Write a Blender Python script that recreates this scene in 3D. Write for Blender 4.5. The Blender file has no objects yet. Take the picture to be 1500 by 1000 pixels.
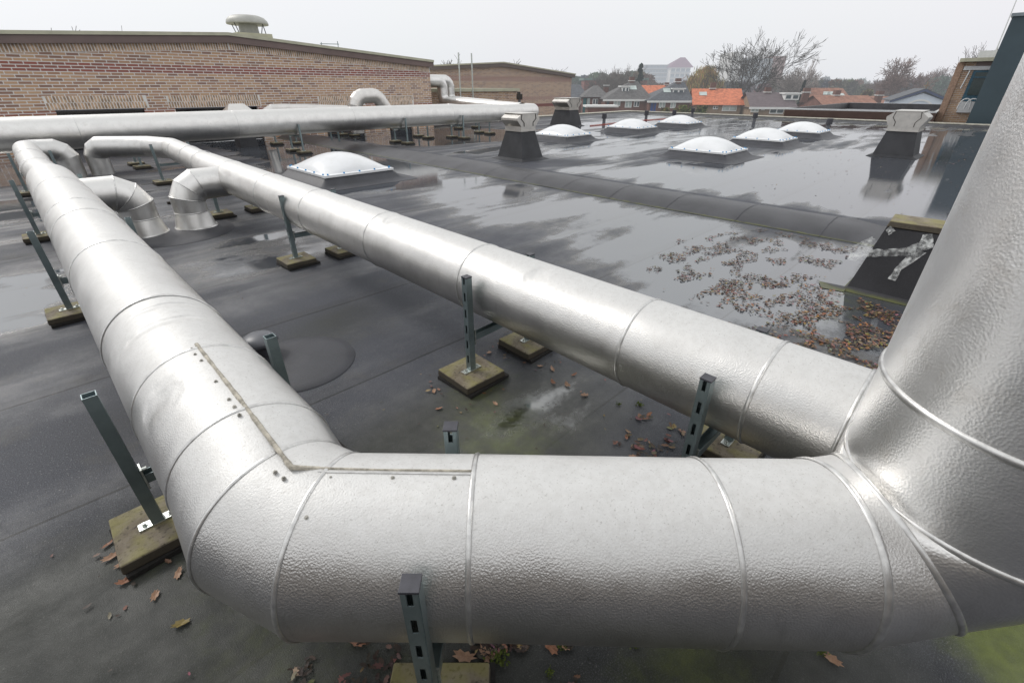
import bpy, math, random
import numpy as np
from mathutils import Vector, Matrix, noise
rnd = random.Random(7)
A = math.radians(44.7); SA, CA = math.sin(A), math.cos(A)
PITCH = math.radians(29.25); H = 1.6
scene = bpy.context.scene
col = bpy.data.collections.new("roof_site"); scene.collection.children.link(col)

def S(x, y, z=0.0):            # view-aligned ground frame -> site frame (u along the far duct, v along the near ducts)
    return Vector((x*CA + y*SA, -x*SA + y*CA, z))

# ------------------------------------------------------------------ objects
def tag(o, label=None, cat=None, group=None, kind=None):
    if label: o['label'] = label
    if cat: o['category'] = cat
    if group: o['group'] = group
    if kind: o['kind'] = kind
    return o
def empty(name, label, cat, loc=(0, 0, 0), rz=0.0, group=None):
    o = bpy.data.objects.new(name, None); col.objects.link(o)
    o.location = loc; o.rotation_euler = (0, 0, rz); o.empty_display_size = .1
    return tag(o, label, cat, group)
def copy_tree(o, parent=None):
    c = o.copy(); col.objects.link(c); c.parent = parent
    for ch in list(o.children): copy_tree(ch, c)
    return c

class MB:
    def __init__(s): s.v = []; s.f = []; s.sm = []; s.c = []
    def add(s, vs, fs, smooth=False, color=None):
        n = len(s.v); s.v += [tuple(p) for p in vs]
        for f in fs: s.f.append(tuple(i+n for i in f)); s.sm.append(smooth); s.c.append(color)
        return s
    def box(s, c, d, rz=0.0, top=None):
        x, y, z = [k/2 for k in d]; tx, ty = (top[0]/2, top[1]/2) if top else (x, y)
        P = [(-x,-y,-z),(x,-y,-z),(x,y,-z),(-x,y,-z),(-tx,-ty,z),(tx,-ty,z),(tx,ty,z),(-tx,ty,z)]
        ca, sa = math.cos(rz), math.sin(rz)
        P = [(c[0]+p[0]*ca-p[1]*sa, c[1]+p[0]*sa+p[1]*ca, c[2]+p[2]) for p in P]
        return s.add(P, [(0,3,2,1),(4,5,6,7),(0,1,5,4),(1,2,6,5),(2,3,7,6),(3,0,4,7)])
    def b2(s, x0, x1, y0, y1, z0, z1): return s.box(((x0+x1)/2,(y0+y1)/2,(z0+z1)/2),(x1-x0,y1-y0,z1-z0))
    def rings(s, R, n=None, smooth=True, closed=True, cap=(False, False)):
        n = len(R[0]); vs = [p for r in R for p in r]; fs = []
        for i in range(len(R)-1):
            for j in range(n if closed else n-1):
                a, b = i*n+j, i*n+(j+1) % n
                fs.append((a, b, b+n, a+n))
        s.add(vs, fs, smooth)
        if cap[0]: s.add(R[0], [tuple(range(n))[::-1]])
        if cap[1]: s.add(R[-1], [tuple(range(n))])
        return s
    def tube(s, p0, p1, r0, r1=None, n=8, cap=True, smooth=True):
        p0, p1 = Vector(p0), Vector(p1); r1 = r0 if r1 is None else r1
        d = (p1-p0).normalized(); a = d.orthogonal().normalized(); b = d.cross(a)
        R = [[p+(a*math.cos(t)+b*math.sin(t))*r for t in [2*math.pi*k/n for k in range(n)]] for p, r in ((p0, r0), (p1, r1))]
        return s.rings(R, smooth=smooth, cap=(cap, cap))
    def build(s, name, mat, parent=None, bevel=0, colors=False):
        me = bpy.data.meshes.new(name); me.from_pydata(s.v, [], s.f)
        me.polygons.foreach_set('use_smooth', s.sm)
        if colors:
            at = me.color_attributes.new('Col', 'FLOAT_COLOR', 'CORNER')
            buf = []
            for f, c in zip(s.f, s.c): buf += list(c or (.1, .05, .03, 1))*len(f)
            at.data.foreach_set('color', buf)
        me.materials.append(mat); me.update()
        o = bpy.data.objects.new(name, me); col.objects.link(o)
        if parent: o.parent = parent
        if bevel:
            m = o.modifiers.new('b', 'BEVEL'); m.width = bevel; m.segments = 2; m.limit_method = 'ANGLE'; m.angle_limit = math.radians(40)
        return o

# ------------------------------------------------------------------ materials
class NT:
    def __init__(s, name):
        s.m = bpy.data.materials.new(name); s.m.use_nodes = True
        s.t = s.m.node_tree; s.n = s.t.nodes; s.b = s.n['Principled BSDF']; s.out = s.n['Material Output']
    def new(s, t, **k):
        x = s.n.new(t)
        for a, v in k.items(): setattr(x, a, v)
        return x
    def link(s, a, b): s.t.links.new(a, b)
    def set(s, sock, v):
        if hasattr(v, 'is_output') or isinstance(v, bpy.types.NodeSocket): s.link(v, sock)
        else:
            if isinstance(v, tuple) and len(v) == 3 and sock.type == 'RGBA': v = (*v, 1)
            sock.default_value = v
    def coord(s, kind='Object', scale=(1, 1, 1)):
        c = s.new('ShaderNodeTexCoord'); m = s.new('ShaderNodeMapping'); m.inputs['Scale'].default_value = scale
        s.link(c.outputs[kind], m.inputs[0]); return m.outputs[0]
    def noise(s, vec, scale, detail=4, rough=.55, dist=0.0):
        n = s.new('ShaderNodeTexNoise'); n.inputs['Scale'].default_value = scale; n.inputs['Detail'].default_value = detail
        n.inputs['Roughness'].default_value = rough; n.inputs['Distortion'].default_value = dist
        s.link(vec, n.inputs['Vector']); return n.outputs['Fac']
    def ramp(s, fac, a, b, ca=(0, 0, 0), cb=(1, 1, 1), mode='EASE'):
        r = s.new('ShaderNodeValToRGB'); r.color_ramp.interpolation = mode
        r.color_ramp.elements[0].position = a; r.color_ramp.elements[0].color = (*ca, 1)
        r.color_ramp.elements[1].position = b; r.color_ramp.elements[1].color = (*cb, 1)
        s.link(fac, r.inputs[0]); return r.outputs[0]
    def mix(s, fac, a, b, mode='MIX'):
        m = s.new('ShaderNodeMix', data_type='RGBA', blend_type=mode)
        s.set(m.inputs[0], fac); s.set(m.inputs[6], a); s.set(m.inputs[7], b); return m.outputs[2]
    def math(s, op, a, b=0.0, clamp=False, c=0.0):
        m = s.new('ShaderNodeMath', operation=op); m.use_clamp = clamp
        s.set(m.inputs[0], a); s.set(m.inputs[1], b); s.set(m.inputs[2], c); return m.outputs[0]
    def bump(s, h, dist, strength=1.0, normal=None):
        b = s.new('ShaderNodeBump'); s.set(b.inputs['Strength'], strength); b.inputs['Distance'].default_value = dist
        s.link(h, b.inputs['Height'])
        if normal is not None: s.link(normal, b.inputs['Normal'])
        return b.outputs[0]
    def p(s, **k):
        names = dict(col='Base Color', rough='Roughness', metal='Metallic', nor='Normal', ior='IOR', spec='Specular IOR Level', alpha='Alpha', trans='Transmission Weight', sss='Subsurface Weight')
        for a, v in k.items(): s.set(s.b.inputs[names[a]], v)
        return s
    def haze(s, L=1000.):  # air haze painted into the material: sky-coloured emission grows with distance
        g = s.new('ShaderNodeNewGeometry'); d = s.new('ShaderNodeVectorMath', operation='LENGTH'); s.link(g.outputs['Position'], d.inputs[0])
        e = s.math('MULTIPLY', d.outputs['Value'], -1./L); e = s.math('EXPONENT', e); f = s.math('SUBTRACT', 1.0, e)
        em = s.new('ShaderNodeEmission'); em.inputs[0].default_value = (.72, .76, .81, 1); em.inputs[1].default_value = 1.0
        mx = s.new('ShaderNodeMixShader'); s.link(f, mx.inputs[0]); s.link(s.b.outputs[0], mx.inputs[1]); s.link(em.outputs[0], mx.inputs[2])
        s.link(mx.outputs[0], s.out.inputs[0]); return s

def simple(name, c, rough=.6, metal=0., var=.15, scale=8., bump=0., haze=False, spec=.5):
    t = NT(name); v = t.coord(); n = t.noise(v, scale, 5, .6)
    cc = t.mix(t.ramp(n, .3, .7), tuple(k*(1-var) for k in c), tuple(min(1, k*(1+var)) for k in c))
    t.p(col=cc, rough=rough, metal=metal, spec=spec)
    if bump: t.p(nor=t.bump(t.noise(v, scale*12, 3), bump))
    if haze: t.haze(1000. if haze is True else haze)
    return t.m

def metal_mat(name, base=.68, emb=1.0, weather=.5, scale=1.0, rough=.33, warm=(1, .985, .955), dents=False):
    t = NT(name); v = t.coord()
    g = t.new('ShaderNodeNewGeometry'); sx = t.new('ShaderNodeSeparateXYZ'); t.link(g.outputs['Normal'], sx.inputs[0])
    big = t.noise(v, 3.5, 5, .6); fine = t.noise(v, 38, 6, .7); spk = t.noise(v, 170, 3, .6); drip = t.noise(t.coord(scale=(1, 1, .25)), 26, 4, .65)
    up = t.math('ADD', sx.outputs['Z'], t.math('MULTIPLY', t.math('SUBTRACT', big, .5), .9))
    up = t.ramp(up, .45, 1.0)                              # dull white bloom where rain stands
    c1 = t.mix(t.ramp(big, .3, .7), tuple(base*.90*w for w in warm), tuple(base*1.06*w for w in warm))
    c1 = t.mix(t.ramp(t.noise(v, 9, 5, .7), .5, .8), c1, tuple(base*.86*w for w in (1, .97, .93)))
    c2 = t.mix(t.ramp(fine, .35, .8), (.62, .62, .61), (.53, .525, .51))
    c2 = t.mix(t.math('MULTIPLY', t.ramp(spk, .60, .68), .7), c2, (.33, .32, .30))
    c1 = t.mix(t.math('MULTIPLY', t.ramp(drip, .56, .72), .35), c1, tuple(base*.70*w for w in (1, .98, .94)))
    f = t.math('MULTIPLY', up, weather)
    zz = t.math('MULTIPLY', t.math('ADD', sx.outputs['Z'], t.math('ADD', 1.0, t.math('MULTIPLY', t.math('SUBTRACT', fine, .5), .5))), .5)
    low = t.ramp(zz, .08, .52, (1, 1, 1), (0, 0, 0))  # darker tint on faces turned downwards
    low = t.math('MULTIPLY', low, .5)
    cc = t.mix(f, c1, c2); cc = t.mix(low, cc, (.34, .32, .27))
    t.p(col=cc, metal=t.math('SUBTRACT', 1.0, t.math('MULTIPLY', f, .8)))
    r = t.math('ADD', rough, t.math('MULTIPLY', big, .10)); r = t.math('ADD', r, t.math('MULTIPLY', f, .22)); t.p(rough=r)
    dist = t.new('ShaderNodeVectorMath', operation='ADD'); nn = t.new('ShaderNodeTexNoise'); nn.inputs['Scale'].default_value = 30
    t.link(v, nn.inputs['Vector']); ms = t.new('ShaderNodeVectorMath', operation='SCALE'); ms.inputs['Scale'].default_value = .009
    t.link(nn.outputs['Color'], ms.inputs[0]); t.link(v, dist.inputs[0]); t.link(ms.outputs[0], dist.inputs[1])
    vo = t.new('ShaderNodeTexVoronoi', feature='SMOOTH_F1'); vo.inputs['Scale'].default_value = 175*scale; vo.inputs['Smoothness'].default_value = .6
    t.link(dist.outputs[0], vo.inputs['Vector'])
    es = t.math('MULTIPLY', t.math('SUBTRACT', 1.0, t.math('MULTIPLY', f, .75)), .55*emb)
    b = t.bump(vo.outputs['Distance'], .0017, es)
    b = t.bump(t.noise(v, 2.2, 2, .5), .035, .35, b); b = t.bump(t.noise(v, 6, 1, .5), .004, .25, b)
    if dents:      # shallow crease dents trodden into the sheet near the bend
        for pos, sc in (((.15, 2.12, .79), (4, 26, 4)), ((.02, 1.62, .74), (9, 9, 9)), ((.20, 2.3, .79), (5, 30, 4)), ((1.70, 3.0, .76), (10, 14, 6)), ((1.66, 1.5, .76), (8, 12, 6))):
            o = t.new('ShaderNodeVectorMath', operation='SUBTRACT'); t.link(v, o.inputs[0]); o.inputs[1].default_value = pos
            q = t.new('ShaderNodeVectorMath', operation='MULTIPLY'); t.link(o.outputs[0], q.inputs[0]); q.inputs[1].default_value = sc
            l = t.new('ShaderNodeVectorMath', operation='LENGTH'); t.link(q.outputs[0], l.inputs[0]); wv = t.math('ADD', l.outputs['Value'], t.math('MULTIPLY', t.math('SUBTRACT', t.noise(v, 7, 2), .5), 1.2))
            b = t.bump(t.ramp(wv, .0, 1.0, (0, 0, 0), (1, 1, 1)), .012, .8, b)
    t.p(nor=b); return t.m

def brick_mat(name, axis='x', haze=False, k=1.0, red=(1.937, 2.16), red2=(.93, 1.0), dull=0.):
    t = NT(name); c = t.new('ShaderNodeTexCoord'); sp = t.new('ShaderNodeSeparateXYZ'); t.link(c.outputs['Object'], sp.inputs[0])
    cb = t.new('ShaderNodeCombineXYZ'); t.link(sp.outputs['X' if axis == 'x' else 'Y'], cb.inputs[0]); t.link(sp.outputs['Z'], cb.inputs[1])
    br = t.new('ShaderNodeTexBrick'); br.offset = .37; br.offset_frequency = 2; br.squash = 1.0
    t.link(cb.outputs[0], br.inputs['Vector']); br.inputs['Scale'].default_value = 1.0
    br.inputs['Brick Width'].default_value = .27*k; br.inputs['Row Height'].default_value = .0745*k
    br.inputs['Mortar Size'].default_value = .0105*k; br.inputs['Mortar Smooth'].default_value = .15; br.inputs['Bias'].default_value = -.1
    br.inputs['Color1'].default_value = (0, 0, 0, 1); br.inputs['Color2'].default_value = (1, 1, 1, 1); br.inputs['Mortar'].default_value = (.5, .5, .5, 1)
    r = t.new('ShaderNodeValToRGB'); e = r.color_ramp.elements; e[0].position = 0; e[0].color = (.28, .165, .125, 1); e[1].position = 1; e[1].color = (.63, .44, .27, 1)
    for pos, cc in ((.3, (.47, .28, .175)), (.55, (.57, .365, .22)), (.8, (.51, .325, .21))):
        x = e.new(pos); x.color = (*cc, 1)
    t.link(br.outputs['Color'], r.inputs[0]); rr = t.mix(br.outputs['Color'], (.33, .10, .08), (.25, .105, .085))
    z = sp.outputs['Z']; inr = 0
    def band(a, b): return t.math('MULTIPLY', t.math('GREATER_THAN', z, a), t.math('LESS_THAN', z, b))
    m = t.math('ADD', band(*red), band(*red2), True)
    bc = t.mix(m, r.outputs[0], rr)
    n = t.noise(c.outputs['Object'], 45, 4, .7); bc = t.mix(t.math('MULTIPLY', n, .5), bc, t.mix(.5, bc, (.50, .38, .29)), 'MIX')
    mort = t.mix(t.noise(c.outputs['Object'], 3, 4), (.66, .63, .60), (.84, .81, .78))
    cc = t.mix(br.outputs['Fac'], bc, mort)
    if dull: cc = t.mix(dull, cc, (.30, .21, .145))
    t.p(col=cc, rough=.9, spec=.2, nor=t.bump(t.math('SUBTRACT', 1.0, br.outputs['Fac']), .006, .8))
    if haze: t.haze()
    return t.m

def roof_mat():
    t = NT('wet bitumen roofing'); v = t.coord()
    at = t.new('ShaderNodeAttribute', attribute_name='Wet'); sp = t.new('ShaderNodeSeparateColor'); t.link(at.outputs['Color'], sp.inputs[0])
    wet, moss, dim = sp.outputs[0], sp.outputs[1], sp.outputs[2]
    st = t.coord(scale=(.22, 1.15, 1)); streak = t.noise(st, 1.7, 4, .5, .4)
    n1 = t.noise(v, 1.1, 5, .55, .3); n2 = t.noise(v, 6, 4, .6)
    w = t.math('ADD', wet, t.math('MULTIPLY', t.math('SUBTRACT', n1, .5), .45))
    w = t.math('ADD', w, t.math('MULTIPLY', t.math('SUBTRACT', n2, .5), .30)); w = t.math('ADD', w, t.math('MULTIPLY', t.math('SUBTRACT', t.noise(v, 30, 3, .6), .5), .14))
    gp = t.new('ShaderNodeVectorMath', operation='LENGTH'); t.link(v, gp.inputs[0]); amp = t.math('ADD', .55, t.math('DIVIDE', gp.outputs['Value'], 7.0)); amp = t.math('MINIMUM', amp, 1.7)
    w = t.math('ADD', w, t.math('MULTIPLY', t.math('SUBTRACT', streak, .5), amp))
    W = t.ramp(w, .41, .62)
    damp = t.ramp(w, .0, .55)
    # sheet laps: strips about 1.17 wide running along x
    s2 = t.new('ShaderNodeSeparateXYZ'); t.link(v, s2.inputs[0])
    wob = t.math('MULTIPLY', t.math('SUBTRACT', t.noise(v, .8, 2), .5), .05)
    yy = t.math('ADD', t.math('DIVIDE', t.math('SUBTRACT', t.math('ADD', s2.outputs['Y'], wob), 1.12), 1.185), 40.0)
    fr = t.math('FRACT', yy); strip = t.math('FLOOR', yy)
    wn = t.new('ShaderNodeTexWhiteNoise', noise_dimensions='1D'); t.link(strip, wn.inputs['W'])
    lap = t.math('LESS_THAN', fr, .09); edge = t.math('LESS_THAN', fr, .012)
    base = t.mix(t.ramp(n1, .3, .75), (.025, .027, .034), (.046, .049, .061))
    base = t.mix(t.math('MULTIPLY', wn.outputs['Value'], .4), base, (.064, .068, .083))
    gran = t.noise(v, 210, 3, .7)
    base = t.mix(t.ramp(gran, .45, .70), base, (.125, .133, .155))
    base = t.mix(t.ramp(t.noise(v, 110, 2, .6), .64, .70), base, (.20, .20, .20)); base = t.mix(t.ramp(t.noise(v, 70, 3, .7), .62, .72), base, (.012, .012, .013)); base = t.mix(t.math('MULTIPLY', t.ramp(t.noise(v, 2.6, 7, .7), .52, .7), .5), base, (.085, .082, .075))
    base = t.mix(t.math('MULTIPLY', damp, .4), base, (.045, .046, .049))
    base = t.mix(t.math('MULTIPLY', W, .6), base, (.070, .078, .092))
    tide = t.math('MULTIPLY', t.ramp(w, .36, .45), t.ramp(w, .45, .52, (1, 1, 1), (0, 0, 0))); base = t.mix(t.math('MULTIPLY', tide, .40), base, (.10, .093, .08))
    base = t.mix(t.math('MULTIPLY', lap, .25), base, (.035, .035, .038)); base = t.mix(t.math('MULTIPLY', edge, .75), base, (.008, .008, .008))
    mm = t.math('ADD', moss, t.math('MULTIPLY', t.math('SUBTRACT', t.noise(v, 9, 6, .7), .5), .6))
    mm = t.math('MULTIPLY', t.ramp(mm, .25, .95), .85)
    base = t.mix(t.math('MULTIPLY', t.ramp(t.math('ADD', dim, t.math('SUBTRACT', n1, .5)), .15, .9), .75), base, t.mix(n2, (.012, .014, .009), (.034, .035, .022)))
    green = t.mix(t.noise(v, 22, 4), (.06, .075, .014), (.22, .27, .035))
    base = t.mix(mm, base, green)
    r = t.mix(damp, (.62,)*3, (.30,)*3); r = t.mix(W, r, (.055,)*3)
    ior = t.mix(damp, (1.36,)*3, (1.70,)*3); ior = t.mix(W, ior, (3.1,)*3)
    t.p(col=base, rough=r, ior=ior)
    bs = t.math('SUBTRACT', 1.0, t.math('MULTIPLY', W, .97))
    b = t.bump(gran, .003, t.math('MULTIPLY', bs, .9)); b = t.bump(t.math('ADD', lap, t.math('MULTIPLY', n2, .4)), .004, t.math('MULTIPLY', bs, .7), b)
    b = t.bump(t.noise(v, 40, 2), .0006, .12, b)
    t.p(nor=b); return t.m

def membrane_mat(name, c=(.05, .05, .056), green=.0, rough=.5):
    t = NT(name); v = t.coord(); g = t.noise(v, 190, 3, .7); n = t.noise(v, 2.5, 5)
    cc = t.mix(t.ramp(n, .3, .7), tuple(k*.75 for k in c), tuple(k*1.25 for k in c)); cc = t.mix(t.ramp(g, .5, .8), cc, tuple(k*2.2 for k in c))
    if green:
        z = t.new('ShaderNodeSeparateXYZ'); t.link(v, z.inputs[0])
        f = t.math('SUBTRACT', 1.0, t.math('DIVIDE', z.outputs['Z'], green)); f = t.math('ADD', f, t.math('MULTIPLY', t.math('SUBTRACT', t.noise(v, 7, 5), .5), .9))
        cc = t.mix(t.math('MULTIPLY', t.ramp(f, .45, .95), .6), cc, (.13, .14, .03))
    t.p(col=cc, rough=rough, ior=1.42, nor=t.bump(g, .003, .4)); return t.m

def tile_mat():
    t = NT('mossy concrete'); v = t.coord(); n = t.noise(v, 7, 6, .65); m = t.noise(v, 5.3, 4, .6, .5)
    c = t.mix(t.ramp(n, .3, .7), (.13, .105, .072), (.27, .235, .18)); c = t.mix(t.ramp(t.noise(v, 60, 4), .5, .75), c, (.05, .04, .03))
    g = t.new('ShaderNodeNewGeometry'); sx = t.new('ShaderNodeSeparateXYZ'); t.link(g.outputs['Normal'], sx.inputs[0])
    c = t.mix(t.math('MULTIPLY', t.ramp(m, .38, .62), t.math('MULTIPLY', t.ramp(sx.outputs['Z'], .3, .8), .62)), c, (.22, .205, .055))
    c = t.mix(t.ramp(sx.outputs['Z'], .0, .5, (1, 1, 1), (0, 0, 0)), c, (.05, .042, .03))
    t.p(col=c, rough=.75, spec=.4, nor=t.bump(t.noise(v, 80, 4, .7), .004, .6)); return t.m

def leaf_mat():
    t = NT('fallen leaf'); a = t.new('ShaderNodeAttribute', attribute_name='Col'); n = t.noise(t.coord(), 90, 3)
    t.p(col=t.mix(t.math('MULTIPLY', n, .7), a.outputs['Color'], (.05, .03, .02)), rough=.55); return t.m

M = {}
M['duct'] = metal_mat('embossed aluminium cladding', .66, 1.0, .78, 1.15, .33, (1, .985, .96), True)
M['riser'] = metal_mat('bright embossed cladding', .90, .60, .04, 1.0, .35, (1, .995, .985))
M['duct_end'] = metal_mat('embossed cladding cleaner', .78, .8, .15, .9, .32, (1, .985, .96))
M['far'] = metal_mat('smooth duct sheet', .76, .2, .6, 1.0, .33)
M['stainless'] = metal_mat('stainless branch sheet', .70, .05, .45, 1.0, .34, (1, .97, .93))
M['bead'] = simple('rolled bead metal', (.62, .615, .60), .34, .9, .16, 30)
M['sealant'] = simple('grimy sealant', (.40, .37, .31), .85, 0, .4, 40, .002)
M['strut'] = simple('galvanised strut', (.235, .29, .30), .42, .75, .18, 6)
M['strut_in'] = simple('strut inside blue', (.06, .13, .17), .5, .4)
M['zinc'] = simple('bright zinc plate', (.55, .58, .55), .35, .8, .25, 40)
M['capm'] = simple('dark plastic cap', (.045, .045, .055), .45, 0, .2, 30)
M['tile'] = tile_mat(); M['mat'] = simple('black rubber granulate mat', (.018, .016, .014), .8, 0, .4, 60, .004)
M['roof'] = roof_mat(); M['curb'] = membrane_mat('curb membrane', (.042, .043, .05)); M['kerb'] = membrane_mat('kerb membrane', (.043, .043, .048), .035, .42)
M['stubm'] = membrane_mat('dark slated membrane', (.032, .032, .036), .05, .6)
M['stack'] = membrane_mat('stack membrane', (.035, .036, .04), 0, .55)
M['brick'] = brick_mat('tan brickwork'); M['bricky'] = brick_mat('tan brickwork side', 'y')
M['fascia'] = simple('brown fascia', (.165, .12, .11), .5, 0, .08, 2); M['cream'] = simple('cream roof trim', (.46, .45, .34), .5, 0, .1, 3)
M['dark'] = simple('dark opening glass', (.012, .013, .016), .12, 0, .1)
M['drainm'] = simple('grey pvc', (.12, .125, .14), .4); M['white'] = simple('white plastic', (.75, .75, .74), .4, 0, .05)
M['blue'] = simple('blue bolt caps', (.0, .25, .55), .4, 0, .1)
t = NT('opal acrylic dome'); v = t.coord(); t.p(col=t.mix(t.ramp(t.noise(v, 5, 6, .65), .35, .75), (.74, .75, .765), (.69, .70, .705)), rough=.25); M['dome'] = t.m
M['domeframe'] = simple('white dome rim', (.78, .79, .80), .35, 0, .05)
M['lead'] = simple('parapet edge trim', (.52, .50, .42), .5, .2, .2, 5)
M['slate'] = simple('blue grey cladding', (.045, .07, .085), .5, .1, .08, 1)
M['leaf'] = leaf_mat()
M['moss'] = simple('moss', (.09, .12, .02), .95, 0, .5, 60)
M['debris'] = simple('rotted leaf mould', (.030, .020, .014), .7, 0, .5, 50, .01)
# clear plastic film
t = NT('clear plastic film'); t.p(col=(.85, .87, .86), rough=.18, alpha=.45); v = t.coord(); t.p(alpha=t.ramp(t.noise(v, 22, 4), .35, .7, (.12,)*3, (.75,)*3)); M['film'] = t.m

# ------------------------------------------------------------------ roof deck
def axis_pts(lo, hi, s0, g, cap):
    out = [0.0]; s = s0
    while out[-1] < hi: out.append(out[-1]+s); s = min(cap, s*g)
    out[-1] = hi; neg = [0.0]; s = s0
    while neg[-1] > lo: neg.append(neg[-1]-s); s = min(cap, s*g)
    neg[-1] = lo
    return np.array(sorted(set(neg[1:]+out)))
UU = axis_pts(-9., 30.4, .045, 1.004, .16); VV = axis_pts(-7., 19.2, .045, 1.004, .13)
gu, gv = np.meshgrid(UU, VV, indexing='ij')
def poly_sd(poly, X, Y):            # >0 inside
    d = np.full(X.shape, 1e9); ins = np.zeros(X.shape, bool); n = len(poly)
    for i in range(n):
        x0, y0 = poly[i]; x1, y1 = poly[(i+1) % n]; ex, ey = x1-x0, y1-y0
        tt = np.clip(((X-x0)*ex+(Y-y0)*ey)/(ex*ex+ey*ey), 0, 1)
        d = np.minimum(d, np.hypot(X-x0-tt*ex, Y-y0-tt*ey))
        with np.errstate(divide='ignore', invalid='ignore'):
            c = ((y0 > Y) != (y1 > Y)) & (X < (x1-x0)*(Y-y0)/(y1-y0+1e-12)+x0)
        ins ^= c
    return np.where(ins, d, -d)
PUD = [  # polygon, soft width, level
 ([(8.3,6.6),(11.2,5.2),(14.9,4.4),(18.7,2.8),(26,0.8),(26,-3),(8.4,-3),(8.0,0.5),(8.3,2.74),(8.15,4.42)], .8, .88),
 ([(5.11,8.24),(6.23,7.12),(6.40,2.94),(6.40,0.87),(4.9,0.2),(3.56,-.3),(3.3,0.95),(3.5,2.3),(3.9,3.5),(3.96,5.57)], .6, .68),
 ([(4.0,18.4),(6.9,18.4),(6.75,13.97),(6.4,8.86),(5.49,7.4),(4.52,7.3),(3.2,7.5),(3.0,9.76),(4.2,13)], .4, 1.0),
 ([(7.9,18.9),(13.6,18.9),(14.7,15.2),(12.0,12.1),(9.22,12.3),(8.1,13.6)], .4, 1.0),
 ([(8.4,10.7),(10.3,10.9),(9.9,10.2),(8.6,10.0)], .2, 1.0),
 ([(-2.5,18.8),(0.6,18.8),(.5,13.),(-2.5,12.6)], .3, 1.0),
 ([(0.64,5.5),(1.33,6.5),(2.2,5.9),(2.3,4.9),(1.5,4.4),(0.92,4.7)], .5, .58),
 ([(1.2,1.8),(1.67,1.83),(2.1,1.33),(2.0,.9),(1.4,0.7),(.95,1.27)], .45, .50),
 ([(-1.2,6.2),(-0.17,6.2),(-0.15,5.1),(-0.38,4.8),(-1.4,4.8)], .4, .75),
 ([(-1.2,11),(0,11),(0,9),(-1.2,9)], .4, .8),
 ([(13.5,13.5),(20.5,15.6),(30.3,17.6),(30.3,1.0),(25,1.5),(20.9,3.2),(16,5.2),(18.1,7.65),(13.9,7.3),(10.3,6.8),(9.5,8.2)], .8, .62),
 ([(16.5,2.4),(30,5),(30,-3),(16.5,-3)], .6, .62),
]
wetv = np.full(gu.shape, .20)
for poly, soft, lev in PUD:
    sd = poly_sd(poly, gu, gv); k = np.clip((sd+soft)/(2*soft), 0, 1); wetv = np.maximum(wetv, .17+(lev-.17)*k*k*(3-2*k))
def blob(x, y, rx, ry): return np.exp(-(((gu-x)/rx)**2+((gv-y)/ry)**2))
wetv = np.where((gu > 6.45) & (gu < 7.9) & (gv > .7), .0, wetv)
wetv -= .30*blob(1.0, 3.3, 1.2, .8)
mossv = 1.5*blob(1.78, -.70, .27, .30)+.45*blob(1.25, 1.35, .45, .45)+.30*blob(.82, 2.55, .16, .18)+.30*blob(0., 1.2, .35, .5)+.4*blob(.9, .1, .35, .35)+.42*blob(4.4, .55, .9, .35)+.35*blob(16.6, 1.2, .8, .4)
for x, y in ((1.5, 1.87), (2.03, 1.87), (-.15, 1.9), (1.98, .5), (1.55, 4.75), (.27, .6)): mossv += .30*blob(x, y, .28, .28)
mossv += .10*np.clip((3.0-np.hypot(gu, gv))/3, 0, 1)
# gentle real relief: shallow falls
gz = np.zeros_like(gu)
nu, nv = gu.shape
verts = np.stack([gu, gv, gz], -1).reshape(-1, 3)
idx = np.arange(nu*nv).reshape(nu, nv)
fa = np.stack([idx[:-1, :-1], idx[1:, :-1], idx[1:, 1:], idx[:-1, 1:]], -1).reshape(-1, 4)
me = bpy.data.meshes.new('roof_deck'); me.from_pydata(verts.tolist(), [], fa.tolist())
ca_ = me.color_attributes.new('Wet', 'FLOAT_COLOR', 'POINT')
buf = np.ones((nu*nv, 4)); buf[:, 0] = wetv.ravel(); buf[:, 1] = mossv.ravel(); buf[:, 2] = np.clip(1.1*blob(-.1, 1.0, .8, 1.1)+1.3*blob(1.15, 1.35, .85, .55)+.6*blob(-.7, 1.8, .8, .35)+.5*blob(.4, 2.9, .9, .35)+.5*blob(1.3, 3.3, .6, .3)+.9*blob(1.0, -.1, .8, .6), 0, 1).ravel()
ca_.data.foreach_set('color', buf.ravel()); me.materials.append(M['roof'])
deck = bpy.data.objects.new('roof_deck', me); col.objects.link(deck); tag(deck, kind='structure')
M['parap'] = membrane_mat('parapet membrane', (.045, .045, .05), 0, .45)
b = MB()
b.b2(30.4, 30.75, -7, 19.55, -.6, .09); b.b2(13.6, 30.4, 19.2, 19.55, -.6, .09)
b.add([(30.1,-7,.003),(30.4,-7,.075),(30.4,19.2,.075),(30.1,18.9,.003)], [(0,1,2,3)]); b.add([(13.6,18.9,.003),(30.1,18.9,.003),(30.4,19.2,.075),(13.6,19.2,.075)], [(0,1,2,3)])
pw = b.build('roof_parapet', M['parap']); tag(pw, 'low bitumen clad parapet running round the far edge of the wet flat roof', 'parapet')
b = MB(); b.b2(30.42, 30.82, -7, 19.62, .092, .13); b.b2(13.6, 30.42, 19.22, 19.62, .092, .13); b.build('edge_trim', M['lead'], pw)
# body of the building under the deck
b = MB(); b.b2(-9, 30.7, -7, 19.5, -3.6, -.62); tag(b.build('roof_building_wall', M['brick']), 'brick storey underneath the flat roof with all the ducts', 'building')
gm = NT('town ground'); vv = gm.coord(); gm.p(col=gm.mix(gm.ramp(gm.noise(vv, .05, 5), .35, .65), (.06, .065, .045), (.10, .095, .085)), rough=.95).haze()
tag(MB().add([(-900, -900, -3.6), (900, -900, -3.6), (900, 900, -3.6), (-900, 900, -3.6)], [(0, 1, 2, 3)]).build('ground', gm.m), kind='structure')

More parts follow.
